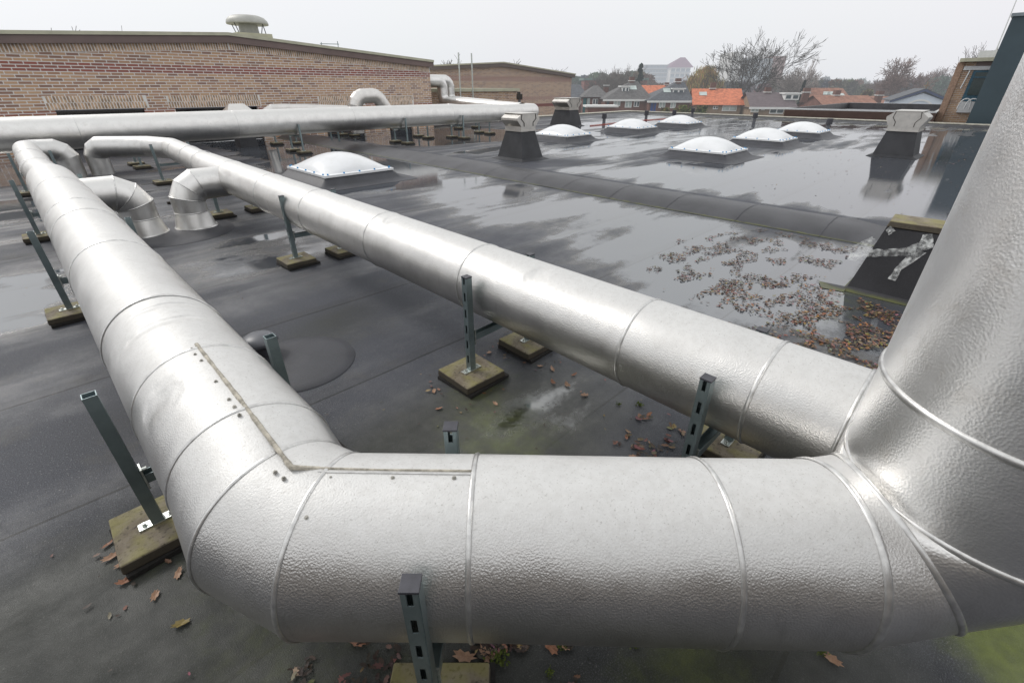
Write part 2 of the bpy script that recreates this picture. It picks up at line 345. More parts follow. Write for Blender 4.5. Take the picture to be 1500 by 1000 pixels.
# long rounded upstand across the roof
b = MB(); R = []; yy = .55
ys = []
while yy < 18.5: ys.append(yy); yy += .12
for y in ys:
    wx = .05*noise.noise(Vector((y*.4, 3, 0))); ring = []
    e = min(1, (y-.5)/.5); w = .56
    for k in range(17):
        a = -1+2*k/16; z = .115*e*(1-abs(a)**2.2)+.004+.006*noise.noise(Vector((a*2, y*1.5, 1)))
        ring.append((7.05+wx+a*w, y, max(.004, z)))
    R.append(ring)
b.rings(R, closed=False)
ker = b.build('roof_upstand', M['kerb']); tag(ker, 'long low rounded membrane upstand crossing the wet roof', 'roof upstand')
for y in np.arange(1.25, 18, 1.02):
    s = MB(); ring0 = []; ring1 = []
    for k in range(17):
        a = -1+2*k/16; z = .115*min(1, (y-.5)/.5)*(1-abs(a)**2.2)+.011; o_ = .05*noise.noise(Vector((y*.4, 3, 0)))
        jj = .012*noise.noise(Vector((a*3, y*7, 5)))
        ring0.append((7.05+o_+a*.56, y+jj, z)); ring1.append((7.05+o_+a*.56, y+jj+.010, z))
    s.rings([ring0, ring1], closed=False); s.build('lap_joint', M['capm'], ker)

# ------------------------------------------------------------------ ducts
def duct(b, P, rad, n=56, zup=Vector((0, 0, 1)), sub=1):
    """mitred tube through points P; every straight piece has its own vertices so the mitres stay crisp"""
    P = [Vector(p) for p in P]; m = len(P)
    if not isinstance(rad, (list, tuple)): rad = [rad]*m
    D = [(P[i+1]-P[i]).normalized() for i in range(m-1)]
    fr = []
    for i in range(m-1):
        if i == 0:
            a = zup if abs(D[0].dot(zup)) < .95 else Vector((1, 0, 0))
            a = (a-D[0]*a.dot(D[0])).normalized()
        else:
            q = D[i-1].rotation_difference(D[i]); a = (q @ fr[-1][0]); a = (a-D[i]*a.dot(D[i])).normalized()
        fr.append((a, D[i].cross(a)))
    def ring(seg, pi, r):
        a, bb = fr[seg]; d = D[seg]
        nrm = d if pi in (0, m-1) else (D[pi-1]+D[pi]).normalized(); out = []
        for k in range(n):
            t = 2*math.pi*k/n; o = (a*math.cos(t)+bb*math.sin(t))*r; s = -(o.dot(nrm))/d.dot(nrm); out.append(P[pi]+o+d*s)
        return out
    E = []
    for i in range(m-1):
        r0 = ring(i, i, rad[i]); r1 = ring(i, i+1, rad[i+1]); L = (P[i+1]-P[i]).length; k = max(1, int(L/.35)) if sub else 1
        Rr = [[p.lerp(q, j/k) for p, q in zip(r0, r1)] for j in range(k+1)]
        b.rings(Rr); E.append(r0)
        if i == m-2: E.append(r1)
    return E
def rounded(P, R_, n=3):
    # replace every corner of a polyline by n mitres on an arc of radius R_
    P = [Vector(p) for p in P]; out = [P[0]]
    for i in range(1, len(P)-1):
        a = (P[i-1]-P[i]).normalized(); c = (P[i+1]-P[i]).normalized(); ang = math.pi-a.angle(c)
        if ang < .2: out.append(P[i]); continue
        rr = R_[i-1] if isinstance(R_, (list, tuple)) else R_; th = ang/n; T_ = rr*math.tan(ang/2)
        cen = P[i]+(a+c).normalized()*(rr/math.cos(ang/2)); s0 = P[i]+a*T_-cen; ax = (s0).cross(P[i]+c*T_-cen).normalized()
        for k in range(n):
            q = Matrix.Rotation(th*(k+.5), 3, ax) @ s0; out.append(cen+q/math.cos(th/2))
    out.append(P[-1]); return out
def bead(ring, w=.007, h=.005):
    """raised rolled bead following a ring of points"""
    n = len(ring); c = sum(ring, Vector())/n
    nr = (ring[0]-c).cross(ring[n//4]-c).normalized(); b = MB(); R = []
    for j in range(9):
        t = math.pi*j/8; off = math.cos(t)*w; up = math.sin(t)*h-.001
        R.append([p+(p-c).normalized()*up+nr*off for p in ring])
    R = [[R[j][i] for j in range(9)] for i in range(n)]; R.append(R[0])
    return b.rings(R, closed=False)
def circ(c, d, r, n=56):
    c = Vector(c); d = Vector(d).normalized(); a = Vector((0, 0, 1)) if abs(d.z) < .9 else Vector((1, 0, 0)); a = (a-d*a.dot(d)).normalized(); bb = d.cross(a)
    return [c+(a*math.cos(2*math.pi*k/n)+bb*math.sin(2*math.pi*k/n))*r for k in range(n)]

near = empty('ventilation_duct', 'large silver embossed duct in the foreground, bent at left and rising at right', 'duct')
ZA = .56; RA = .24
dA = Vector((.175-.10, 1.5-8, 0)); 
def axA(v): return Vector((.175+(v-1.5)*(-.075/6.5), v, ZA if v > 3 else ZA-.03*(3-v)/2.2))
m1 = S(-.665, .905, .515); m2 = S(-.50, .835, .50)
RX, RY, RR = 1.25, .85, .32
rise = S(RX, RY, 0)
start = S(.84, .815, .495)
b = MB()
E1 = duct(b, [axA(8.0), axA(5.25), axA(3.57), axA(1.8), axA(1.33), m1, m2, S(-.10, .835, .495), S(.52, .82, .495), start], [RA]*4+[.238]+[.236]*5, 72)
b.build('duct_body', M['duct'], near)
# the clean bend and riser
def ell(c, ax1, r1, ax2, r2, n=72): return [Vector(c)+Vector(ax1)*math.cos(2*math.pi*k/n)*r1+Vector(ax2)*math.sin(2*math.pi*k/n)*r2 for k in range(n)]
X = S(1, 0, 0); Y = S(0, 1, 0); Z = Vector((0, 0, 1))
dS = (start-S(.52, .82, .495)).normalized()
r_start = ell(start, Z, .237, Y, .237)
tip_in = Vector((.905, .72)); tip_out = Vector((1.19, .30)); mc = (tip_in+tip_out)/2; mdir = (tip_in-tip_out); ml = mdir.length/2; mdir.normalize()
r_mid = ell(S(mc.x, .84, mc.y), X*mdir.x+Z*mdir.y, ml, Y, .233)
r_top = ell(S(RX, RY, .69), X*-1, RR, Y, RR)
def lerp_rings(b, r0, r1, k=5): b.rings([[p.lerp(q, j/k) for p, q in zip(r0, r1)] for j in range(k+1)])
b = MB(); lerp_rings(b, r_start, r_mid); lerp_rings(b, r_mid, r_top); b.build('bend', M['duct_end'], near)
b = MB(); duct(b, [S(RX, RY, .69), S(RX, RY, 2.1), S(RX, RY, 3.6), S(RX, RY, 4.4)], RR, 96); b.build('riser', M['riser'], near)
b = MB(); duct(b, [S(RX, RY, 4.4), S(RX, RY, 4.6), S(RX+.12, RY, 4.85), S(RX+.4, RY, 5.0), S(RX+1.2, RY, 5.0)], RR, 48); b.build('riser_elbow', M['riser'], near)
for rg in (r_start, r_mid, r_top, circ(S(RX, RY, .955), Z, RR+.001, 72), circ(S(RX, RY, 2.3), Z, RR+.001, 72)): bead(rg, .010, .007).build('seam_bead', M['bead'], near)
for v in (6.64, 5.25, 4.72, 3.57, 2.43): bead(circ(axA(v), axA(v+.1)-axA(v), RA+.001), .008, .005).build('seam_bead', M['bead'], near)
for rg in (E1[3], E1[4], E1[5], E1[6]): bead(rg, .007, .005).build('seam_bead', M['bead'], near)
for x in (-.10, .52): bead(circ(S(x, .835 if x < 0 else .82, .495), X, .237), .007, .005).build('seam_bead', M['bead'], near)
# lap seam along the top of the bend, sealed with grimy mastic, and its screws
def strip(pts, w, h=.003):
    b = MB(); R = []
    P = [Vector(p) for p in pts]; Q = []
    for i in range(len(P)-1):
        k = max(2, int((P[i+1]-P[i]).length/.02))
        for j in range(k): Q.append(P[i].lerp(P[i+1], j/k))
    Q.append(P[-1])
    for i, p in enumerate(Q):
        d = (Q[min(i+1, len(Q)-1)]-Q[max(i-1, 0)]).normalized(); s = d.cross(Z).normalized(); ww = w*(1+.35*noise.noise(p*30))
        R.append([p-s*ww+Z*-.004, p-s*ww*.6+Z*h, p+s*ww*.6+Z*h, p+s*ww-Z*.004])
    return b.rings(R, closed=False)
tA = axA(1.8).z+RA
strip([(.197, 1.83, axA(1.83).z+RA+.001), (.2, 1.36, axA(1.36).z+RA+.001), S(-.563, .858, .7535), S(-.50, .872, .7345)], .0065).build('sealant_seam', M['sealant'], near)
strip([S(-.50, .872, .7345), S(-.35, .868, .732), S(-.105, .866, .7305)], .0035).build('sealant_seam', M['sealant'], near)
strip([S(-.50, .858, .7365), S(-.35, .856, .7345), S(-.105, .854, .7325)], .003, .002).build('seam_lip', M['bead'], near)
def screw(p, nrm, r=.0042):
    p = Vector(p); nrm = Vector(nrm).normalized(); b = MB(); b.tube(p-nrm*.002, p+nrm*.0022, r*1.35, r*1.25, 12); b.tube(p+nrm*.002, p+nrm*.005, r*.8, r*.7, 6); b.build('screw', M['zinc'], near)
M['zinc'] = simple('dull screw head', (.33, .32, .29), .45, .6, .3, 60); 
for u_, v_ in ((.176, 1.80), (.174, 1.75), (.178, 1.69), (.176, 1.52), (.176, 1.39), (.174, 1.29), (.176, 1.34)):
    dz = math.sqrt(max(0, RA**2-(u_-axA(v_).x)**2)); screw((u_, v_, axA(v_).z+dz), (u_-axA(v_).x, 0, dz))
def scr_b(x, y): 
    zz = math.sqrt(.236**2-(y-.832)**2); screw(S(x, y, .497+zz), S(0, y-.832, 0)+Z*zz)
for x, y in ((-.485, .735), (-.46, .84), (-.303, .84), (-.147, .84), (-.512, .845)): scr_b(x, y)
pp = S(-.60, .845, 0); screw((pp.x, pp.y, .748), Z); pp = S(-.572, .828, 0); screw((pp.x, pp.y, .744), Z)
M['zinc'] = simple('bright zinc plate', (.55, .58, .55), .35, .8, .25, 40)
# narrower far end of the left duct, crossover and drop
b = MB(); q_ = rounded([(.03, 9.4, .57), (0, 12.42, .58), (.50, 12.42, .57), (.50, 12.42, .08)], .20, 3); duct(b, [axA(8.0), axA(8.25)]+q_, [RA]+[.185]*(len(q_)+1), 48); b.build('narrow_duct', M['duct'], near)
for v, x in ((8.25, .08), (9.2, .035), (10.6, .015)): bead(circ((x, v, .568), (0, 1, 0), .196), .010, .006).build('seam_bead', M['bead'], near)
# branch off the left duct
def branch(root, pts, rs, mat):
    b = MB(); E = duct(b, pts, rs, 44); b.build('branch_duct', mat, root)
    cb = MB(); cc_ = sum(E[-1], Vector())/len(E[-1]); cb.tube((cc_.x, cc_.y, .004), (cc_.x, cc_.y, .035), rs[-1]+.018, rs[-1]+.006, 40); cb.build('base_collar', M['bead'], root)
    for e in E[1:-1]: bead(e, .007, .006).build('seam_bead', M['bead'], root)
    for a, c, rr in ((1, 2, rs[1]),): pass
branch(near, rounded([(.2, 7.1, .52), (.70, 7.1, .52), (.70, 7.1, .21)], .21, 3)+[(.70, 7.1, .015)], [.19, .19, .19, .19, .19, .235], M['far'])
# duct B
dB = empty('ventilation_duct', 'silver duct running diagonally through the middle of the roof into the side of the riser', 'duct')
def axB(v): return Vector((1.735+.012*v, v, .547))
RB = .216
b = MB(); duct(b, [axB(-.13), axB(3.2), axB(8.15)], RB, 72); b.build('duct_body', M['duct'], dB)
for v in (7.01, 5.6, 4.39, 3.17, 2.03, .89, .34): bead(circ(axB(v), (0.012, 1, 0), RB+.001), .008, .005).build('seam_bead', M['bead'], dB)
for v in (.06, .0): bead(circ(axB(v), (0.012, 1, 0), RB+.001), .006, .006).build('seam_bead', M['bead'], dB)
b = MB(); q_ = rounded([(1.86, 8.5, .56), (1.96, 11.0, .58), (1.72, 11.75, .58), (.93, 12.44, .58), (.93, 12.44, .08)], .22, 3); duct(b, [axB(8.15)]+q_, [RB]+[.185]*len(q_), 48); b.build('narrow_duct', M['duct'], dB)
for v, x in ((8.5, 1.86), (9.4, 1.895), (10.4, 1.93)): bead(circ((x, v, .57), (0, 1, 0), .187), .009, .006).build('seam_bead', M['bead'], dB)
branch(dB, rounded([(1.82, 7.05, .52), (1.23, 7.05, .52), (1.23, 7.05, .21)], .21, 3)+[(1.23, 7.05, .015)], [.185, .185, .185, .185, .185, .23], M['far'])

# low membrane mounds
def mound(x, y, r, h, label, name='membrane_patch'):
    b = MB(); R = [[(x+math.cos(t)*rr, y+math.sin(t)*rr, z) for t in [2*math.pi*k/48 for k in range(48)]] for rr, z in ((r, .002), (r*.985, .007), (r*.8, .010+h*.25), (r*.5, .01+h*.7), (r*.2, .01+h))]
    b.rings(R, cap=(False, True)); return tag(b.build(name, M['curb']), label, 'roof patch')
mound(1.0, 6.95, .62, .02, 'round welded membrane patch under the two flared branch duct feet')
mound(.80, 2.82, .36, .02, 'round welded membrane patch around the domed roof drain cover')
dr = empty('roof_drain', 'grey domed drain cover half hidden behind the left duct', 'drain cover', (.67, 3.08, 0))
b = MB(); b.rings([[(math.cos(t)*r, math.sin(t)*r, z) for t in [2*math.pi*k/32 for k in range(32)]] for r, z in ((.10, .10), (.115, .11), (.11, .135), (.08, .155), (.04, .165), (.01, .167))], cap=(True, True)); b.build('cover', M['drainm'], dr)
b = MB(); b.tube((0, 0, .015), (0, 0, .11), .07, .07, 20); b.build('pipe_stub', M['capm'], dr)

# ------------------------------------------------------------------ supports
def slotted_post(h, slot_dirs, cap, parent, loc, rz=0., w=.041, tilt=0):
    """hollow square strut with real slots in the chosen walls"""
    b = MB(); t = .0028; hw = w/2
    for k in range(4):
        ang = k*math.pi/2
        def put(x0, x1, z0, z1):
            cx, cz = (x0+x1)/2, (z0+z1)/2; c, s = math.cos(ang), math.sin(ang)
            px, py = cx, -(hw-t/2); b.box((px*c-py*s, px*s+py*c, cz), (x1-x0, t, z1-z0), ang)
        if k in slot_dirs:
            put(-hw+t, -.007, 0, h); put(.007, hw-t, 0, h); z = .0; p = .102
            while z < h-.01:
                put(-.007, .007, z, min(h, z+.050)); z += p
        else: put(-hw+(t if k % 2 else 0), hw-(t if k % 2 else 0), 0, h)
    o = b.build('post', M['strut'], parent); o.location = loc; o.rotation_euler = (0, 0, rz)
    if cap:
        c = MB(); c.box((0, 0, h+.003), (w+.003, w+.003, .007)); c.build('end_cap', M['capm'], o, .001)
    else:
        c = MB(); c.b2(-hw+t, hw-t, -hw+t, hw-t, h*.5, h-.03); c.build('inner_face', M['strut_in'], o)
    return o
def support(label, posts, rz, bar_z, group, caps=True, slots=(3,), h=.68, tile=.30, hs=None, tr=None, tz=.045):
    """posts: list of (u,v) bases; the cross bar joins the first two"""
    cx = sum(p[0] for p in posts)/len(posts); cy = sum(p[1] for p in posts)/len(posts)
    root = empty('duct_support', label, 'duct support', (cx, cy, 0), 0, group); L = []
    for i, p in enumerate(posts):
        lx, ly = p[0]-cx, p[1]-cy; a = (tr[i] if tr else rz+.05*(rnd.random()-.5))
        m = MB(); m.box((0, 0, .012), (tile*1.07, tile*1.03, .02)); 
        mt = m.build('rubber_pad', M['mat'], root); mt.location = (lx+.01, ly-.005, 0); mt.rotation_euler = (0, 0, a+.06)
        c = MB(); n = 9; hs_ = tile/2; top = []
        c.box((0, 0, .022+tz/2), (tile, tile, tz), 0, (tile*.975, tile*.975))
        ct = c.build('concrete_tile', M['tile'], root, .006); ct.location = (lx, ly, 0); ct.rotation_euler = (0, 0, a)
        z0 = .022+tz
        bp = MB(); bp.box((0, 0, z0+.004), (.13, .042, .007)); q = bp.build('base_plate', M['zinc'], root, .001); q.location = (lx, ly, 0); q.rotation_euler = (0, 0, rz)
        for s in (-1, 1):
            bo = MB(); bo.tube((s*.045, 0, z0+.007), (s*.045, 0, z0+.012), .011, .011, 12); bo.tube((s*.045, 0, z0+.012), (s*.045, 0, z0+.020), .0075, .007, 6); bo.build('bolt', M['zinc'], q)
        hh = (hs[i] if hs else h); slotted_post(hh-z0-.008, slots, caps, root, (lx, ly, z0+.008), rz)
        L.append((lx, ly))
    if len(L) > 1:
        (x0, y0), (x1, y1) = L[0], L[1]; d = Vector((x1-x0, y1-y0, 0)); ln = d.length; ang = math.atan2(d.y, d.x)
        b = MB(); b.b2(-ln/2+.022, ln/2-.022, -.02, -.017, -.02, .02); b.b2(-ln/2+.022, ln/2-.022, .017, .02, -.02, .02); b.b2(-ln/2+.022, ln/2-.022, -.0168, .0168, -.02, -.017)
        q = b.build('cross_bar', M['strut'], root); q.location = ((x0+x1)/2, (y0+y1)/2, bar_z); q.rotation_euler = (0, 0, ang)
        for s in (-1, 1):
            bk = MB(); bk.b2(s*(ln/2-.026)-.003, s*(ln/2-.026)+.003, -.026, .026, -.045, .05); bk.tube((s*(ln/2-.026), 0, .035), (s*(ln/2-.045), 0, .035), .008, .008, 6); bk.build('bracket', M['zinc'], q)
    return root
gA = 'supports under the left duct'; gB = 'supports under the middle duct'
support('support with open topped post on mossy tile beside the left duct, nearest the bend', [(-.135, 1.90), (.455, 1.90)], 0, .29, gA, False, (), .69)
support('support beside the left duct, second from the bend', [(-.185, 4.78), (.39, 4.78)], 0, .29, gA, False, (), .68)
support('support beside the left duct, level with the two flared branch feet', [(-.24, 7.75), (.35, 7.75)], 0, .29, gA, False, (), .68)
support('farthest support of the left duct, close to the brick wall', [(-.23, 11.3), (.27, 11.3)], 0, .33, gA, False, (), .66)
support('slotted support with dark cap under the middle duct, nearest the riser', [(1.465, .475), (1.995, .475)], 0, .29, gB, True, (3,), .68)
support('slotted support with two bare mossy tiles under the middle duct, in full view', [(1.495, 1.87), (2.03, 1.89)], 0, .29, gB, True, (3,), .675)
support('support under the middle duct between the full view one and the branch', [(1.585, 4.75), (2.09, 4.72)], 0, .29, gB, True, (3,), .68)
support('support under the middle duct next to its branch duct foot', [(1.61, 7.45), (2.14, 7.48)], 0, .29, gB, True, (3,), .50)
support('farthest support of the middle duct, beyond the branch', [(1.62, 10.9), (2.2, 10.9)], 0, .33, gB, True, (3,), .68)
p0, p1 = S(-.215, .590), S(-.19, 1.10)
support('nearest slotted support in front of the foreground duct, at the bottom of the view', [(p0.x, p0.y), (p1.x, p1.y)], -A, .235, 'supports under the foreground duct', True, (0, 2), .68, tr=[-A, -A])

# ------------------------------------------------------------------ far duct by the brick wall
fd = empty('far_duct', 'long straight silver duct running across in front of the brick building', 'duct')
b = MB(); duct(b, [(-8, 13.75, .77), (-.5, 13.75, .77), (3, 13.75, .77), (7, 13.75, .77), (10.7, 13.75, .77), (11.1, 13.75, .755), (14.2, 13.62, .735), (14.62, 13.68, .73), (14.93, 13.95, .73), (15.0, 14.35, .73)], [.315, .315, .315, .315, .315, .30, .275, .275, .275, .275], 64); b.build('duct_body', M['far'], fd)
for u in (-5.5, -2.8, .9, 3.9, 7.0, 10.6, 12.4): bead(circ((u, 13.75, .77), (1, 0, 0), .316 if u < 11 else .296), .006, .004).build('seam_bead', M['bead'], fd)
b = MB(); duct(b, rounded([(13.0, 19.0, 1.80), (14.37, 19.0, 1.80), (14.37, 19.0, .95), (14.9, 16.4, .85), (14.6, 14.2, .80)], .32, 4), .235, 40); b.build('drop_duct', M['far'], fd)
b = MB(); duct(b, rounded([(13.0, 19.6, 1.83), (15.23, 19.6, 1.83), (15.23, 19.6, .97), (15.2, 16.4, .85)], .32, 4), .235, 40); b.build('drop_duct', M['far'], fd)
for z in (1.6, 1.25): 
    bead(circ((14.37, 19.0, z), (0, 0, 1), .236), .008, .006).build('seam_bead', M['bead'], fd); bead(circ((15.23, 19.6, z), (0, 0, 1), .236), .008, .006).build('seam_bead', M['bead'], fd)
# elbow duct rising behind
eb = empty('elbow_duct', 'silver elbow duct rising behind the long far duct in front of the brick wall', 'duct')
b = MB(); duct(b, rounded([(8.4, 16.1, .2), (8.42, 16.0, 1.30), (9.25, 16, 1.32), (9.95, 16, .3)], .34, 4), .225, 40); b.build('duct_body', M['stainless'], eb)
eb2 = empty('low_duct', 'grey low duct lying between the far duct and the brick wall', 'duct')
b = MB(); duct(b, [(5.6, 16.6, .2), (5.65, 16.6, .85), (5.9, 16.6, .98), (6.3, 16.6, .98), (8.2, 16.2, .90)], .14, 28); b.build('duct_body', M['stainless'], eb2)
cw = empty('vent_cowl', 'small metal roof cowl peeping over the far duct in front of the wall', 'vent', (4.78, 16.2, 0))
b = MB(); b.box((0, 0, .45), (.5, .5, .9), 0, (.4, .4)); b.build('base', M['stack'], cw); b = MB(); b.add([(-.34, -.25, .98), (.34, -.25, .98), (.34, .25, .98), (-.34, .25, .98), (-.2, 0, 1.16), (.2, 0, 1.16)], [(0, 1, 5, 4), (1, 2, 5), (2, 3, 4, 5), (3, 0, 4), (3, 2, 1, 0)]); b.build('hood', M['stainless'], cw)
gF = 'supports under the far duct'
for (lab, ps, hs) in (('far duct support with tall front post at its left, before the round skylight', [(5.33, 13.40), (5.33, 14.15)], [.72, .45]),
                      ('far duct support with tall front post in the middle, right of the white elbow', [(8.62, 13.38), (8.63, 14.10)], [.74, .45]),
                      ('far duct support with tall front post at its right, left of the nearer roof stack', [(10.9, 13.38), (10.9, 14.05)], [.74, .45])):
    support(lab, ps, 0, .42, gF, False, (), .7, hs=hs)
for (lab, ps) in (('short support behind the far duct, leftmost of the rear row', [(5.64, 16.2), (6.14, 15.85)]), ('short support pair under the far duct, right of the leftmost tall post', [(6.96, 14.60), (7.0, 15.2)]),
                  ('short support behind the far duct, beside the wall windows', [(8.55, 17.6), (8.72, 17.0)]), ('short support pair under the far duct, left of the pipe reducer', [(10.16, 14.45), (10.28, 15.2)]),
                  ('short support pair under the far duct, just left of the nearer roof stack', [(12.8, 14.15), (12.84, 14.8)]), ('short rear support at the right end, under the descending ducts', [(13.5, 16.9), (14.4, 16.8)]),
                  ('short support standing left under the far duct in the wet', [(1.7, 13.4), (1.7, 14.1)])):
    support(lab, ps, 0, .44, gF, False, (), .5, hs=[.5, .5])

# ------------------------------------------------------------------ skylights
def dome_mesh(w, d, h, n=22):
    b = MB(); vs = []; fs = []
    for i in range(n+1):
        for j in range(n+1):
            x, y = -1+2*i/n, -1+2*j/n; x = math.sin(x*math.pi/2)*.5+x*.5; y = math.sin(y*math.pi/2)*.5+y*.5
            z = h*(max(0, (1-x*x)*(1-y*y))**.72); vs.append((x*w/2, y*d/2, z))
    for i in range(n):
        for j in range(n): a = i*(n+1)+j; fs.append((a, a+n+1, a+n+2, a+1))
    return b.add(vs, fs, True)
gS = 'square domed skylights on the wet roof'
def skylight(label, u, v, w=1.36, d=1.50, zt=.165, h=.27):
    root = empty('skylight', label, 'skylight', (u, v, 0), 0, gS)
    b = MB(); R = []
    prof = [(.42, .003), (.30, .012), (.16, .05), (.07, .13), (.02, zt)]
    def rr(o, z):
        out = []; X_, Y_ = w/2+o, d/2+o; c = .05+o*.3
        for sx, sy, a0 in ((1, 1, 0), (-1, 1, 90), (-1, -1, 180), (1, -1, 270)):
            for k in range(5):
                t = math.radians(a0+k*22.5); out.append((sx*(X_-c)+c*math.cos(t), sy*(Y_-c)+c*math.sin(t), z))
        return out
    b.rings([rr(o-.05, z) for o, z in prof]); b.build('curb', M['curb'], root)
    b = MB(); W, D = w/2, d/2
    b.rings([[(-x, -y, z), (x, -y, z), (x, y, z), (-x, y, z)] for x, y, z in ((W, D, zt-.005), (W, D, zt+.035), (W-.07, D-.07, zt+.045))], smooth=False); b.build('rim', M['domeframe'], root)
    o = dome_mesh(w-.12, d-.12, h).build('dome', M['dome'], root); o.location = (0, 0, zt+.04)
    for k in range(5):
        f = -.88+1.76*k/4
        for x, y in ((f*W, -D+.03), (f*W, D-.03), (-W+.03, f*D), (W-.03, f*D)):
            c = MB(); c.tube((x, y, zt+.03), (x, y, zt+.062), .017, .014, 8); c.build('bolt_cap', M['blue'], root)
    return root
skylight('nearest white domed skylight beside the middle duct, in front of the brown puddle', 4.32, 9.25, 1.42, 1.68)
skylight('white skylight standing left in the far row, right behind the nearer roof stack', 13.2, 10.9)
skylight('white skylight in the far row left of centre, second after the stack', 17.6, 10.95)
skylight('white skylight in the far row right, the most distant of all', 21.4, 10.85)
skylight('large white skylight in front of the mirror puddle, nearest of the right row', 12.58, 5.48)
skylight('white skylight in the middle of the right row', 16.6, 5.5)
skylight('white skylight at the far end of the right row, left of the tall cowl', 20.5, 5.55)

# ------------------------------------------------------------------ roof stacks with cowls
M['cowl'] = metal_mat('cowl sheet', .62, .1, .3, 1, .36, (1, .96, .90)); M['cowl_dark'] = simple('cowl shadow gap', (.06, .055, .05), .5, .5)
def stack(label, u, v, w, d, tw, td, h, cw_, chh, rz=0.):
    root = empty('roof_stack', label, 'roof stack', (u, v, 0), rz, 'membrane clad roof stacks with metal cowls')
    b = MB(); b.rings([[(-x, -y, z), (x, -y, z), (x, y, z), (-x, y, z)] for x, y, z in ((w/2+.12, d/2+.12, .003), (w/2, d/2, .05), (tw/2, td/2, h))], smooth=False, cap=(False, True)); b.build('membrane_base', M['stack'], root)
    x, y = tw/2+.012, td/2+.012
    b = MB(); b.rings([[(-a, -c, z), (a, -c, z), (a, c, z), (-a, c, z)] for a, c, z in ((x+.015, y+.015, h-.02), (x+.015, y+.015, h+.012), (x, y, h+.014), (x, y, h+.09))], smooth=False); b.build('collar', M['cowl'], root)
    z0 = h+.09; z1 = z0+chh; mid = (z0+z1)/2; W = cw_/2
    # two flared side scoops and a body: outline in x, flared out at mid height and chamfered at the top
    b = MB(); prof = [(-x, z0), (-W*.98, mid+.0), (-W*.98, mid+.05), (-W*.62, z1), (W*.62, z1), (W*.98, mid+.05), (W*.98, mid), (x, z0)]
    for s in (-1,):
        f0 = [(p, -y*1.02, q) for p, q in prof]; f1 = [(p, y*1.02, q) for p, q in prof]
        b.rings([f0, f1], smooth=False, cap=(True, True))
    b.build('cowl_body', M['cowl'], root)
    b = MB(); b.b2(-W*.70, W*.70, -y*1.12, y*1.12, z1+.001, z1+.02); b.build('cowl_lid', M['cowl'], root, .004)
    for sx in (-1, 1):
        for sy in (-1, 1):
            yy_ = sy*(y*1.02+.006)
            b = MB(); pts = [(sx*x*.62, z0+.002), (sx*x*.62, z0+chh*.30), (sx*W*.66, mid+.03), (sx*W*.60, z1-.004)]
            for (a, q), (a2, q2) in zip(pts[:-1], pts[1:]): b.tube((a, yy_, q), (a2, yy_, q2), .008, .008, 6)
            b.build('folded_seam', M['cowl_dark'], root)
        b = MB(); b.add([(sx*(W*.985+.004), -y*.9, mid+.005), (sx*(W*.985+.004), y*.9, mid+.005), (sx*(W*.66+.01), y*.9, z1-.03), (sx*(W*.66+.01), -y*.9, z1-.03)], [(0, 1, 2, 3)]); b.build('outlet_gap', M['cowl_dark'], root)
    return root
stack('nearer dark roof stack with folded metal cowl in front of the left skylights', 8.85, 8.65, .74, .86, .48, .52, .66, .78, .27)
stack('farther dark roof stack with metal cowl beside the brown brick building', 18.2, 14.85, .9, 1.15, .62, .85, .68, 1.05, .36)
stack('tall wide dark roof stack with beige cowl mirrored in the big puddle at right', 16.3, 2.05, .85, .98, .62, .80, .62, .85, .34, math.radians(90))
# lone dark stub with slab and torn plastic
st = empty('membrane_stub', 'dark slated stub wrapped in torn clear plastic behind the riser', 'roof stub', (5.1, .32, 0))
b = MB(); b.rings([[(-x, -y, z), (x, -y, z), (x, y, z), (-x, y, z)] for x, y, z in ((.33, .30, .003), (.285, .268, .04), (.165, .175, .565))], smooth=False, cap=(False, True)); b.build('stub_body', M['stubm'], st)
b = MB(); b.add([(-.36, .27, .004), (-.28, .27, .03), (-.24, .50, .008), (-.40, .44, .006)], [(0, 1, 2, 3)]); b.build('corner_flap', M['kerb'], st)
sl = MB(); sl.box((0, 0, 0), (.34, .37, .05), .05, (.325, .35)); o = sl.build('paving_slab', M['tile'], None, .006); o.location = (5.1, .32, .595); tag(o, 'mossy concrete slab lying on top of the dark stub', 'paving slab')
def film(pts, w, seed):
    b = MB(); R = []; P = [Vector(p) for p in pts]; Q = []
    for i in range(len(P)-1):
        for j in range(10): Q.append((P[i].lerp(P[i+1], j/10), (w[i]*(10-j)+w[i+1]*j)/10))
    Q.append((P[-1], w[-1]))
    for i, (p, ww) in enumerate(Q):
        d = (Q[min(i+1, len(Q)-1)][0]-Q[max(0, i-1)][0]).normalized(); s = Vector((d.z*0-.0, d.z, -d.y)); s = s.normalized() if s.length > .1 else Z
        row = []
        for k in range(9):
            a = -1+2*k/8; q = p+s*a*ww; n = noise.noise(Vector((q.y*38, q.z*38, seed))); n2 = noise.noise(Vector((q.y*14, q.z*14, seed+9)))
            q = q+Vector((-.012-.014*abs(n)-.008*n2, .01*n2, .01*n)); row.append(q)
        R.append(row)
    return b.rings(R, closed=False, smooth=True)
def fx(y, z): return -(.285-(z-.04)*.2286)-.004
b = MB()
for pts, w, sd in (([(0, -.13, .50), (0, -.05, .42), (0, .10, .37), (0, .25, .34)], [.045, .035, .03, .035], 1), ([(0, -.10, .44), (0, -.06, .34), (0, -.02, .27), (0, -.01, .17)], [.05, .03, .022, .03], 2), ([(0, -.10, .56), (0, -.13, .46)], [.03, .05], 3), ([(0, .16, .56), (0, .12, .53)], [.02, .03], 5), ([(0, .22, .46), (0, .30, .34), (0, .31, .26)], [.03, .06, .03], 4)):
    q = film([(fx(y, z), y, z) for _, y, z in pts], w, sd); b.v, n0 = b.v+q.v, len(b.v); b.f += [tuple(i+n0 for i in f) for f in q.f]; b.sm += q.sm; b.c += q.c
